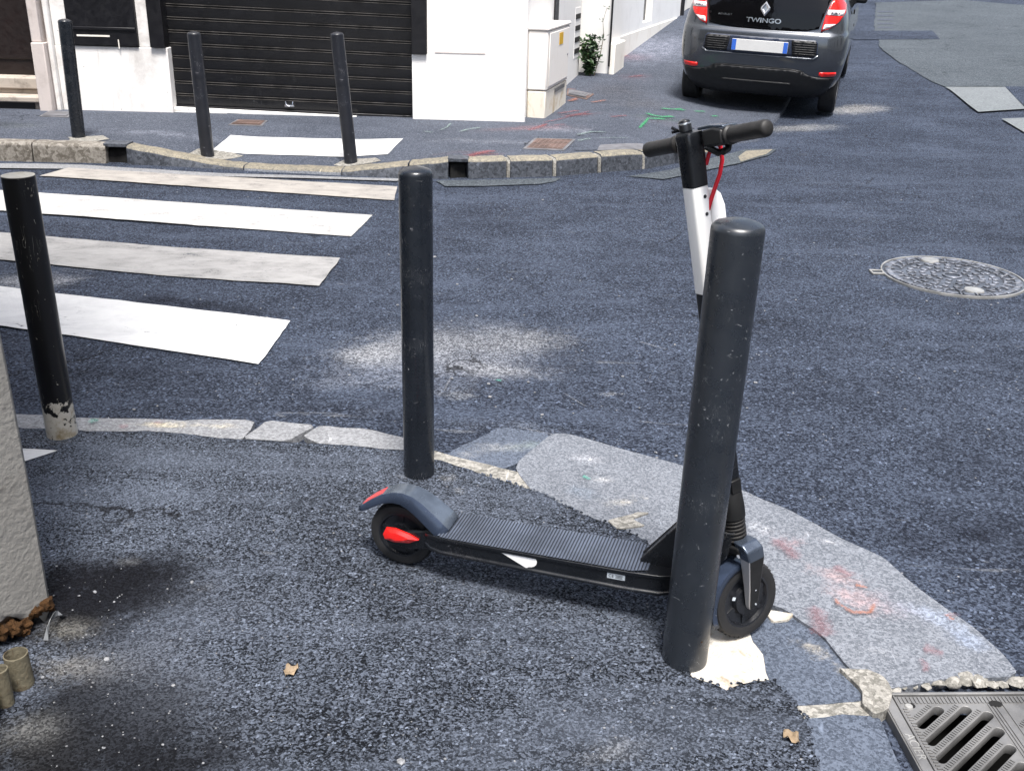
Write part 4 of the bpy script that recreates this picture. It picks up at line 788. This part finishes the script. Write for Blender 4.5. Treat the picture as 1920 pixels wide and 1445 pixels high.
# ------------------------------------------------------------------ electric scooter (x forward, y left, origin under the rear wheel)
S0 = Vector((-.2844, 2.4612, ZN - .001)); SA = math.atan2(-.2938, .9559)
sk = thing('electric_scooter', 'black and white electric kick scooter with red reflectors parked behind the near bollard', 'scooter', S0, SA); sk.scale = (.984, .984, .984)
def roundrect(a, b_, r, n=4):
    out = []
    for cx_, cy_, s0 in ((a - r, b_ - r, 0), (-(a - r), b_ - r, 90), (-(a - r), -(b_ - r), 180), (a - r, -(b_ - r), 270)):
        out += [(cx_ + r * cos(R(s0 + 90 * k / n)), cy_ + r * sin(R(s0 + 90 * k / n))) for k in range(n + 1)]
    return out
def wheel(parent, m, R_, wdt, name='wheel', spoke=5):
    """axle along local y"""
    m2 = m @ Matrix.Rotation(R(90), 4, 'X'); h = wdt / 2
    t_ = MB(); t_.lathe([(R_ * .70, -h * .8), (R_ * .82, -h), (R_ * .94, -h * .88), (R_ * .985, -h * .5), (R_, 0), (R_ * .985, h * .5), (R_ * .94, h * .88), (R_ * .82, h), (R_ * .70, h * .8)], 56, m2)
    for k in range(40):
        a = 2 * pi * k / 40
        for s_ in (-1, 1): t_.box((0, 0, 0), (.004, .0012, wdt * .26), m=m2 @ Matrix.Rotation(a, 4, 'Z') @ Matrix.Translation((R_ * .988, 0, s_ * h * .38)) @ Matrix.Rotation(s_ * .5, 4, 'X'))
    w_ = t_.build(name, M['tyre'], parent, smooth=40)
    r_ = MB(); r_.lathe([(R_ * .72, -h * .82), (R_ * .66, -h * .80), (R_ * .62, -h * .45), (R_ * .40, -h * .42), (R_ * .36, -h * .9), (R_ * .12, -h * .95), (.0004, -h * .95)], 48, m2)
    r_.lathe([(R_ * .72, h * .82), (R_ * .66, h * .80), (R_ * .62, h * .45), (R_ * .40, h * .42), (R_ * .36, h * .9), (R_ * .12, h * .95), (.0004, h * .95)], 48, m2)
    for k in range(spoke):
        for s_ in (-1, 1): r_.box((0, 0, 0), (R_ * .30, .012, .006), m=m2 @ Matrix.Rotation(2 * pi * k / spoke + .3, 4, 'Z') @ Matrix.Translation((R_ * .52, 0, s_ * h * .46)))
    r_.build('rim', M['rim_black'], w_, smooth=35); return w_
wheel(sk, Matrix.Translation((-.012, 0, .0985)), .098, .045, 'rear_wheel')
def tz(x): return .150 + .016 * (x - .1) / .66
b = MB(); secs = []
for x, hw, dz in ((.075, .050, .006), (.095, .064, .001), (.13, .074, 0), (.40, .076, 0), (.66, .076, 0), (.74, .070, 0), (.79, .050, .002), (.82, .032, .004)):
    zt = tz(x) - dz; zb = .098 + .008 * (x / .8) + dz
    secs.append([(x, -hw, zt), (x, -hw, zt - .010), (x, -hw + .004, zt - .013), (x, -hw + .004, zb + .010), (x, -hw - .001, zb + .007), (x, -hw - .001, zb), (x, -hw + .014, zb - .006), (x, hw - .014, zb - .006), (x, hw + .001, zb), (x, hw + .001, zb + .007), (x, hw - .004, zb + .010), (x, hw - .004, zt - .013), (x, hw, zt - .010), (x, hw, zt)])
b.loft(secs); dk = b.build('deck', M['sc_black'], sk, smooth=30, bevel=.0015)
b = MB(); x = .118; vsx = []
while x < .700:
    hw = min(.072, .052 + (x - .09) * .5) if x < .14 else (.072 if x < .66 else .072 - (x - .66) * .4); z = tz(x)
    vsx += [(x, hw, z + .0014), (x + .0035, hw, z + .0034), (x + .006, hw, z + .0034), (x + .0085, hw, z + .0014)]; x += .0088
b.loft([[(a, -h_, z), (a, -h_ + .002, z + .0004), (a, h_ - .002, z + .0004), (a, h_, z)] for a, h_, z in vsx], False, False, False)
for i in range(len(b.f)): b.mi[i] = 0 if (i // 3) % 4 in (0, 1) else 1
b.build('grip_mat', [M['mat'], M['mat_groove']], sk, smooth=0, recalc=False)
def sideplate(poly, y, d, mat, name, parent, bevel=0):
    b = MB(); b.prism(poly, d, Matrix(((1, 0, 0, 0), (0, 0, -1, y), (0, 1, 0, 0), (0, 0, 0, 1)))); return b.build(name, mat, parent, bevel=bevel)
st = [(.288, .1525), (.395, .1530)] + [(.385 + .024 * cos(a), .134 + .019 * sin(a)) for a in np.linspace(1.2, -1.5, 9)] + [(.380, .1105)]
sideplate(st, -.0712, .0016, M['sc_white'], 'white_sticker', dk)
lb = sideplate([(.602, .131), (.650, .132), (.650, .148), (.602, .147)], -.0712, .0014, M['label'], 'label_plate', dk)
textmesh('lettering', 'CE', .012, Matrix.Translation((.613, -.0728, .1395)) @ Matrix.Rotation(R(90), 4, 'X'), M['black'], lb, .0003)
b = MB()
for k, wv in enumerate((.020, .017, .019)): b.box((.634, -.0729, .1435 - k * .0037), (wv, .0004, .0013))
b.build('fine_print', M['black'], lb, smooth=0)
# rear dropouts with red side reflectors
for s_ in (-1, 1):
    b = MB(); b.prism([(-.045, .085), (.03, .078), (.10, .096), (.14, .100), (.14, .150), (.08, .150), (.0, .128), (-.045, .118)], .016, Matrix(((1, 0, 0, 0), (0, 0, -1, s_ * .042 + .008), (0, 1, 0, 0), (0, 0, 0, 1)))); b.build('dropout', M['sc_black'], sk, bevel=.004)
    b = MB(); yy = s_ * .051
    o1 = [(-.050, .117), (-.040, .139), (-.012, .141), (.030, .132), (.058, .119), (.030, .104), (-.015, .097), (-.045, .102)]
    ci = [(-.028, .124), (-.024, .130), (-.010, .132), (.015, .127), (.030, .121), (.015, .113), (-.010, .108), (-.026, .112)]
    b.loft([[(x, yy, z) for x, z in o1], [(x, yy + s_ * .006, z) for x, z in o1], [(x, yy + s_ * .014, z) for x, z in ci]]); b.build('reflector', M['red'], sk, smooth=25)
# rear mudguard
path = [(-.140, .168, .030), (-.128, .176, .034), (-.10, .199, .038), (-.065, .2235, .041), (-.03, .238, .044), (.0, .242, .046), (.03, .2365, .049), (.06, .222, .054), (.09, .201, .059), (.12, .178, .063), (.142, .160, .065)]
def fsec(i):
    x, z, hw = path[i]; a, c = path[max(i - 1, 0)], path[min(i + 1, len(path) - 1)]; t_ = Vector((c[0] - a[0], 0, c[1] - a[1])).normalized(); n_ = Vector((-t_.z, 0, t_.x)); p = Vector((x, 0, z)); dr_ = .010 + .020 * min(1, i / 6)
    return [p + Vector((0, s_ * hw, 0)) - n_ * dr_ if e else p + Vector((0, s_ * hw * .62, 0)) for s_, e in ((-1, 1), (-1, 0), (0, 0), (1, 0), (1, 1))]
fs_ = [fsec(i) for i in range(len(path))]
b = MB(); b.loft(fs_, False, False, False)
for i, f in enumerate(b.f): b.mi[i] = 1 if i % 4 in (1, 2) else 0
fe = b.build('rear_fender', [M['fender'], M['fender_top']], sk, smooth=28); md = fe.modifiers.new('thick', 'SOLIDIFY'); md.thickness = .0035; md.offset = 0
b = MB(); b.loft([[fs_[i][1] * .78 + fs_[i][2] * .22 + Vector((-.002, 0, .0022)), fs_[i][3] * .78 + fs_[i][2] * .22 + Vector((-.002, 0, .0022))] for i in (1, 2, 3)], False, False, False); o = b.build('tail_reflector', M['red_dull'], fe, smooth=0); md = o.modifiers.new('thick', 'SOLIDIFY'); md.thickness = .003
# neck and gusset that carry the steering head
b = MB(); b.prism([(.672, .160), (.86, .160), (.918, .315), (.895, .43), (.865, .43)], .044, Matrix(((1, 0, 0, 0), (0, 0, -1, .022), (0, 1, 0, 0), (0, 0, 0, 1)))); b.prism([(.74, .105), (.82, .105), (.90, .23), (.915, .31), (.86, .30), (.78, .165), (.72, .160)], .060, Matrix(((1, 0, 0, 0), (0, 0, -1, .030), (0, 1, 0, 0), (0, 0, 0, 1)))); b.build('neck', M['sc_black'], sk, bevel=.005)
b = MB(); b.tube([(.680, -.018, .172), (.872, -.018, .432)], .0035, 8); b.tube([(.680, .018, .172), (.872, .018, .432)], .0035, 8); b.box((.745, -.0195, .255), (.01, .006, .02)); b.build('neck_edge', M['rim_black'], sk)

# everything that turns with the handlebar, in a frame whose z runs up the steering axis
ax = Vector((-.208, 0, .978)).normalized(); fx = Vector((ax.z, 0, -ax.x)); PHI = R(48)
SM = Matrix(((fx.x, 0, ax.x, .949), (0, 1, 0, 0), (fx.z, 0, ax.z, .1035), (0, 0, 0, 1))) @ Matrix.Rotation(PHI, 4, 'Z')
def sb(b, name, mat, parent=sk, **kw):
    b.v = [tuple(SM @ Vector(p)) for p in b.v]; return b.build(name, mat, parent, **kw)
fw = wheel(sk, SM, .105, .050, 'front_wheel', 6)
b = MB()
for a in (2.6,): b.box((0, 0, 0), (.010, .009, .001), m=Matrix.Rotation(R(90), 4, 'X') @ Matrix.Rotation(a, 4, 'Z') @ Matrix.Translation((.052 if a > 2 else .060, 0, .0245)))
sb(b, 'valve_mark', M['label'], fw)
def stemring(z, a, b_, r=.010, ox=0.): return [(x + ox, y, z) for x, y in roundrect(a, b_, r)]
b = MB(); b.loft([stemring(.30, .024, .024, .012), stemring(.36, .0225, .0225), stemring(.60, .0215, .0215), stemring(.835, .0215, .0215)]); sb(b, 'stem', M['sc_black'], smooth=40)
b = MB(); b.loft([stemring(.836, .0222, .0222), stemring(1.085, .0228, .0228)]); wp_ = sb(b, 'stem_cover', M['sc_white'], smooth=40)
for z in (1.022, 1.062): b = MB(); b.lathe([(.0042, 0), (.0042, .0012), (.0028, .0012), (.0024, .0004), (.0003, .0004)], 12, Matrix.Translation((.006, -.0228, z)) @ Matrix.Rotation(R(90), 4, 'X')); sb(b, 'screw', M['screw'], wp_)
b = MB(); b.loft([stemring(.60, .020, .023, .010, .046), stemring(1.03, .020, .023, .010, .046), stemring(1.058, .016, .022, .010, .042), stemring(1.072, .009, .018, .008, .036)]); bt = sb(b, 'battery_pack', M['sc_white'], smooth=45)
b = MB(); b.loft([stemring(1.086, .0232, .0232), stemring(1.175, .0245, .0245), stemring(1.198, .026, .0262), stemring(1.207, .023, .023)]); sb(b, 'stem_head', M['sc_black'], smooth=40)
# folding hook, collar, bellows
b = MB(); b.box((-.026, 0, .345), (.014, .026, .05)); b.box((.0, -.026, .335), (.03, .008, .035)); b.tube([(-.02, .02, .36), (-.034, 0, .352), (-.02, -.02, .36)], .005, 8); sb(b, 'folding_latch', M['sc_matte'], bevel=.003)
b = MB(); b.lathe([(.020, .325), (.026, .322), (.030, .31), (.033, .27), (.033, .243), (.029, .240)], 36); sb(b, 'collar', M['sc_matte'])
pr = [(.024, .241)]
for k in range(6): z = .238 - k * .0105; pr += [(.031, z - .002), (.031, z - .005), (.0255, z - .008), (.0255, z - .0095)]
b = MB(); b.lathe(pr, 36); sb(b, 'bellows', M['grip'])
# fork
b = MB(); b.prism([(-.030, -.040), (.030, -.040), (.036, .0), (.030, .040), (-.030, .040), (-.036, 0)], .022, Matrix.Translation((.004, 0, .150))); fk = sb(b, 'fork', M['sc_matte'], bevel=.006)
for s_ in (-1, 1):
    b = MB(); b.loft([[(x + ox, s_ * y, z) for x, y in ((-hx, y0), (hx, y0), (hx, y1), (-hx, y1))] for z, hx, ox, y0, y1 in ((.185, .026, .002, .018, .052), (.168, .027, .004, .026, .070), (.140, .025, .006, .033, .072), (.06, .019, .004, .030, .058), (.0, .015, .0, .028, .048), (-.014, .012, .0, .029, .044))])
    for i, f in enumerate(b.f):
        c_ = sum((Vector(b.v[j]) for j in f), Vector()) / len(f)
        b.mi[i] = 1 if c_.z > .15 else (2 if c_.x < -.008 else 0)
    sb(b, 'fork_arm', [M['sc_matte'], M['fork_top'], M['fork']], fk, bevel=.004, smooth=40)
    for z in (.0, .045): b = MB(); b.lathe([(.0026, 0), (.0026, .0015), (.0004, .002)], 10, Matrix.Translation((.004, s_ * (.0485 if z < .02 else .054), z)) @ Matrix.Rotation(R(-90 * s_), 4, 'X')); sb(b, 'fork_bolt', M['label'], fk)
b = MB(); sec = []
for a in np.linspace(R(88), R(196), 12): sec.append([((.117 + d) * cos(a) - .004, y, (.117 + d) * sin(a)) for y, d in ((-.030, -.012), (-.026, 0), (0, .004), (.026, 0), (.030, -.012))])
b.loft(sec, False, False, False); o = sb(b, 'front_fender', M['fender'], smooth=50, recalc=False); o.modifiers.new('thick', 'SOLIDIFY').thickness = .003
# handlebar
BT = Matrix.Translation((.020, -.020, 1.186)) @ Matrix.Rotation(R(-7), 4, 'X')
def bb_(b): b.v = [tuple(BT @ Vector(p)) for p in b.v]; return b
b = MB(); b.tube([(0, -.208, 0), (0, .205, 0)], .0115, 16); hb = sb(bb_(b), 'handlebar', M['sc_matte'])
for s_ in (-1, 1):
    b = MB(); gp = [(.086, .0145), (.088, .0205), (.096, .0215), (.100, .0175)] + [(.105 + .012 * k, .0178 + (.0006 if k % 2 else 0)) for k in range(8)] + [(.200, .0185), (.207, .0175), (.2115, .013), (.2125, .002)]
    b.loft([[(r_ * cos(2 * pi * k / 24), s_ * y, r_ * sin(2 * pi * k / 24)) for k in range(24)] for y, r_ in gp]); sb(bb_(b), 'grip', M['grip'], hb, smooth=45)
b = MB(); b.loft([[(x, y, z) for x, z in ((-.024, -.016), (.026, -.022), (.030, .010), (-.020, hz))] for y, hz in ((-.024, .022), (-.060, .024), (-.088, .016))]); hs = sb(bb_(b), 'throttle_housing', M['sc_matte'], hb, bevel=.005)
b = MB(); b.tube([(.018, -.062, -.018), (.006, -.070, -.030), (-.014, -.075, -.034)], [.008, .007, .006], 10); b.tube([(-.02, -.03, -.014), (.0, -.045, -.034), (.02, -.05, -.030)], [.007, .008, .006], 10); sb(bb_(b), 'throttle_lever', M['sc_matte'], hb)
b = MB(); b.loft([[(x, y, z) for x, z in ((-.014, zl_ + .001), (.028, zl_ - .002), (.028, zl_ + .004), (-.014, zl_ + .008))] for y, zl_ in ((-.004, .0215), (-.045, .0225), (-.090, .0165))]); sb(bb_(b), 'display', M['fender_top'], hb, bevel=.002)
b = MB(); b.tube([(-.008, .040, -.012), (-.016, .046, -.034), (-.016, .044, -.050)], [.005, .0055, .0075], 10); b.box((-.004, .052, -.004), (.028, .026, .028)); sb(bb_(b), 'brake_lever', M['sc_matte'], hb, bevel=.003)
b = MB(); b.lathe([(.0145, -.010), (.0145, .008), (.012, .014), (.006, .017), (.0003, .0175)], 24, Matrix.Translation((-.018, .030, .036))); b.box((-.018, .03, .020), (.02, .02, .016)); b.box((-.024, .055, .030), (.012, .022, .006)); b.tube([(-.024, .053, .032), (-.026, .066, .040)], .004, 8); be = sb(bb_(b), 'bell', M['sc_black'], hb)
b = MB(); b.lathe([(.0150, .005), (.0150, .008), (.0146, .0085)], 24, Matrix.Translation((-.018, .030, .036))); sb(bb_(b), 'bell_ring', M['chrome'], be)
u_ = Vector((.67, -.74)); pt = [(.052, 1.176), (.060, 1.165), (.0610, 1.135), (.0525, 1.105), (.042, 1.075), (.033, 1.045), (.0275, 1.022)]
cp = [Vector((u_.x * d + .010 - .016 * max(0, 1.10 - z) / .08, u_.y * d + .004, z)) for d, z in pt]; b = MB(); b.tube(cp, .0048, 12); cbx = sb(b, 'brake_cable', M['red_cable'], hb)
b = MB(); b.tube([Vector((u_.x * d + .004, u_.y * d + .002, z)) for d, z in ((.028, 1.130), (.036, 1.152), (.048, 1.172))], .0045, 10); sb(b, 'red_wire', M['red_cable'], hb)

# ------------------------------------------------------------------ parked hatchback seen from behind (x right, y forward, origin under the rear axle)
hdg = R(18.6); slp = math.atan(.058); rol = R(1.3)
cf = Vector((sin(hdg) * cos(slp), cos(hdg) * cos(slp), sin(slp))); cr0 = Vector((cos(hdg), -sin(hdg), 0)); cu0 = cr0.cross(cf)
cr = cr0 * cos(rol) - cu0 * sin(rol); cuz = cu0 * cos(rol) + cr0 * sin(rol)
co = Vector((2.64, 11.60, .105)); CMX = Matrix(((cr.x, cf.x, cuz.x, co.x), (cr.y, cf.y, cuz.y, co.y), (cr.z, cf.z, cuz.z, co.z), (0, 0, 0, 1)))
car = thing('parked_car', 'dark grey metallic small hatchback seen from behind, parked at the far corner', 'car', mw=CMX)
WID = [(z, w * 1.025) for z, w in [(.20, .66), (.27, .735), (.34, .785), (.45, .815), (.58, .832), (.72, .836), (.85, .828), (.95, .812), (1.05, .785), (1.2, .725), (1.4, .63), (1.52, .55), (1.55, .40)]]
REA = [(.20, -.44), (.27, -.50), (.34, -.535), (.45, -.565), (.58, -.585), (.72, -.585), (.80, -.575), (.845, -.560), (.87, -.530), (.95, -.515), (1.05, -.495), (1.2, -.44), (1.4, -.32), (1.52, -.16), (1.55, .05)]
def ry(x, z):
    W_ = lerp_list(z, WID); y0 = lerp_list(z, REA); Rr = .30; e = max(0., (abs(x) - (W_ - Rr)) / Rr); e = min(e, .999)
    return y0 + .045 * (x / W_) ** 2 + Rr * .85 * (1 - math.sqrt(1 - e * e * e))
def ring(z):
    W_ = lerp_list(z, WID); n = 44; pts = []
    for k in range(n + 1):
        t_ = -1 + 2 * k / n; x = W_ * sin(t_ * pi / 2) if abs(t_) > .0 else 0; pts.append((x, ry(x, z), z))
    fy = 3.0 - max(0, z - .6) * 1.3 if z > .6 else 3.0
    side = [(W_, y, z) for y in np.linspace(.3, fy - .5, 14)]
    fr_ = [(W_ * .9, fy - .18, z), (W_ * .55, fy, z), (-W_ * .55, fy, z), (-W_ * .9, fy - .18, z)]
    return pts + side + fr_ + [(-x, y, zz) for x, y, zz in side[::-1]]
zlist = [.20, .235, .27, .305, .34, .40, .45, .52, .58, .65, .72, .78, .82, .845, .858, .87, .90, .95, 1.0, 1.05, 1.12, 1.2, 1.3, 1.4, 1.47, 1.52, 1.55]
b = MB(); b.loft([ring(z) for z in zlist]); body = b.build('body', M['car'], car, smooth=50)
def cpatch(name, outline, off, mat, parent=car, step=.03, depth=.006, sub=.03, smooth=60):
    p = resample([Vector(q) for q in outline], sub); vs2, fs = cdt(p, step); b = MB(); n = len(p)
    b.add([(q.x, ry(q.x, q.y) - off, q.y) for q in vs2], fs); ed = [(q.x, ry(q.x, q.y) - off, q.y) for q in p]; b.add(ed + [(x, y + depth, z) for x, y, z in ed], [(i, (i + 1) % n, n + (i + 1) % n, n + i) for i in range(n)])
    o = b.build(name, mat, parent, smooth=smooth); bm = bmesh.new(); bm.from_mesh(o.data); bmesh.ops.remove_doubles(bm, verts=bm.verts, dist=1e-5); bmesh.ops.recalc_face_normals(bm, faces=bm.faces); bm.to_mesh(o.data); bm.free(); return o
mir = lambda pts: [(-x, z) for x, z in pts[::-1]]
half = [(0, .868), (.25, .872), (.45, .884), (.555, .905), (.575, .99), (.60, 1.08), (.635, 1.20), (.60, 1.34), (.50, 1.40), (0, 1.415)]
hatch_o = [(-x, z) for x, z in half[::-1][:-1]] + half
hg = cpatch('hatch_glass', hatch_o, .006, M['car_glass'], depth=.012)
lamp = [(.580, .885), (.66, .915), (.745, .985), (.785, 1.06), (.775, 1.13), (.72, 1.20), (.662, 1.21), (.628, 1.13), (.60, 1.03)]
band = [(.606, 1.045), (.77, 1.035), (.775, 1.085), (.618, 1.092)]; low = [(.592, .905), (.66, .925), (.715, .962), (.606, .955)]
for s_ in (1, -1):
    f_ = (lambda q: q) if s_ > 0 else mir
    l_ = cpatch('tail_lamp', f_(lamp), .016, M['red'], depth=.03); cpatch('clear_lens', f_(band), .020, M['lamp_white'], l_, depth=.01); cpatch('clear_lens', f_(low), .0195, M['lamp_white'], l_, depth=.01); cpatch('lens_mark', f_([(.65, 1.055), (.735, 1.05), (.735, 1.066), (.65, 1.072)]), .0212, M['iron'], l_, depth=.003)
    cpatch('bumper_reflector', f_([(.625, .462), (.66, .450), (.775, .452), (.795, .468), (.79, .492), (.63, .492)]), .010, M['red'], depth=.02)
rec = [(-.585, .655), (-.545, .628), (.545, .628), (.585, .655), (.575, .775), (.55, .800), (-.55, .800), (-.575, .775)]
rc = cpatch('plate_recess', rec, .004, M['car_blue'], depth=.010)
rim_p = [(-.600, .650), (-.555, .612), (.555, .612), (.600, .650), (.590, .664), (.548, .627), (-.548, .627), (-.590, .664)]
cpatch('recess_lip', rim_p, .009, M['car'], rc, depth=.012)
for s_ in (1, -1):
    f_ = (lambda q: q) if s_ > 0 else mir
    gr = cpatch('grille', f_([(.335, .640), (.54, .640), (.575, .662), (.568, .770), (.545, .790), (.31, .790)]), .007, M['car_grille'], rc, depth=.004)
    for k in range(6):
        z = .658 + k * .022; cpatch('grille_bar', f_([(.335, z), (.565, z), (.565, z + .007), (.333, z + .007)]), .012, M['car_trim'], gr, depth=.006)
pm = Matrix.Translation((0, ry(0, .713) - .022, .713)) @ Matrix.Rotation(R(-4), 4, 'X')
b = MB(); b.box((0, 0, 0), (.57, .012, .112), m=pm); pl = b.build('number_plate', M['plate'], car, bevel=.004)
for s_ in (1, -1): b = MB(); b.box((s_ * .262, -.0072, 0), (.043, .002, .106), m=pm); b.build('plate_band', M['plate_blue'], pl)
val = [(-.66, .205), (.66, .205), (.735, .30), (.79, .435), (.60, .438), (.53, .45), (.46, .482), (.36, .494), (-.36, .494), (-.46, .482), (-.53, .45), (-.60, .438), (-.79, .435), (-.735, .30)]
va = cpatch('lower_bumper', val, .012, M['car_trim'], depth=.02)
cpatch('bumper_seam', [(-.47, .484), (-.36, .499), (.36, .499), (.47, .484), (.47, .490), (.36, .506), (-.36, .506), (-.47, .490)], .013, M['car_trim'], va, depth=.01)
cpatch('lower_slot', [(-.36, .335), (.36, .335), (.36, .36), (-.36, .36)], .014, M['car_grille'], va, depth=.006)
def cm_(x, z, off): return Matrix.Translation((x, ry(x, z) - off, z)) @ Matrix.Rotation(R(80), 4, 'X')
textmesh('lettering', 'TWINGO', .062, cm_(.0, .952, .012), M['chrome'], hg, .003, 1.35, .0012)
textmesh('lettering', 'RENAULT', .026, cm_(-.40, .990, .012), M['chrome'], hg, .001, 1.25)
b = MB(); m_ = cm_(0.0, 1.065, .010)
dia = lambda s_: [(0, .072 * s_), (.046 * s_, .012 * s_), (.046 * s_, -.012 * s_), (0, -.072 * s_), (-.046 * s_, -.012 * s_), (-.046 * s_, .012 * s_)]
b.loft([[m_ @ Vector((x, y, z)) for x, y in dia(s_)] for s_, z in ((1, 0), (1, .006), (.72, .014), (.40, .007), (.38, -.001))], True, False); b.build('badge', M['chrome'], hg, smooth=0)
b = MB(); b.tube([(-.30, ry(0, 1.1) - .03, 1.12), (0.02, ry(0, 1.2) - .035, 1.16), (.25, ry(0, 1.1) - .035, 1.10)], .010, 8)
for s_ in (1, -1):
    for y0, nm in ((0, 'wheel'), (2.49, 'wheel')):
        m_ = Matrix.Translation((s_ * .735, y0, .290)) @ Matrix.Rotation(R(90), 4, 'Z')
        t_ = MB(); m2 = Matrix.Translation((s_ * .735, y0, .290)) @ Matrix.Rotation(R(90), 4, 'Y'); h = .0875
        t_.lathe([(.19, -h), (.26, -h), (.283, -h * .8), (.290, -h * .4), (.290, h * .4), (.283, h * .8), (.26, h), (.19, h)], 48, m2); wv = t_.build(nm, M['tyre'], car)
        r_ = MB(); r_.lathe([(.192, h * .95 * s_), (.18, h * .6 * s_), (.06, h * .5 * s_), (.05, h * .7 * s_), (.001, h * .7 * s_)], 40, m2)
        r_.build('rim', M['iron'], wv)
        a_ = MB(); a_.lathe([(.335, 0), (.330, s_ * .004), (.001, s_ * .004)], 48, Matrix.Translation((s_ * (lerp_list(.45, WID) + .019), y0, .30)) @ Matrix.Rotation(R(90), 4, 'Y')); 
b = MB(); b.box((0, 1.65, .17), (1.36, 2.4, .09)); b.box((0, .30, .24), (1.2, .6, .12)); b.build('underbody', M['car_trim'], car, bevel=.02)
b = MB(); b.box((.845, 1.0, .80), (.02, .16, .03)); b.box((.842, .62, .98), (.016, .05, .05)); b.build('door_handle', M['car_trim'], car, bevel=.006)
for s_ in (1, -1):
    b = MB(); b.loft([[(s_ * (.80 + d), y, z) for y, z in ((1.72, .96), (1.86, .96), (1.86, 1.08), (1.72, 1.08))] for d in (0, .14)]); b.build('door_mirror', M['car_trim'], car, bevel=.03)
    b = MB(); b.add([(s_ * (lerp_list(z, WID) + .006), y, z) for y, z in ((.30, 1.03), (1.75, 1.0), (1.25, 1.36), (.42, 1.36))], [(0, 1, 2, 3)]); o = b.build('side_window', M['car_glass'], car, smooth=0); o.modifiers.new('thick', 'SOLIDIFY').thickness = .004

# surfaces without worn patches still carry an (empty) tint attribute
for me in bpy.data.meshes:
    if 'tint' not in me.attributes and any(m and m.use_nodes and any(n.type == 'ATTRIBUTE' for n in m.node_tree.nodes) for m in me.materials): tints(me, [])
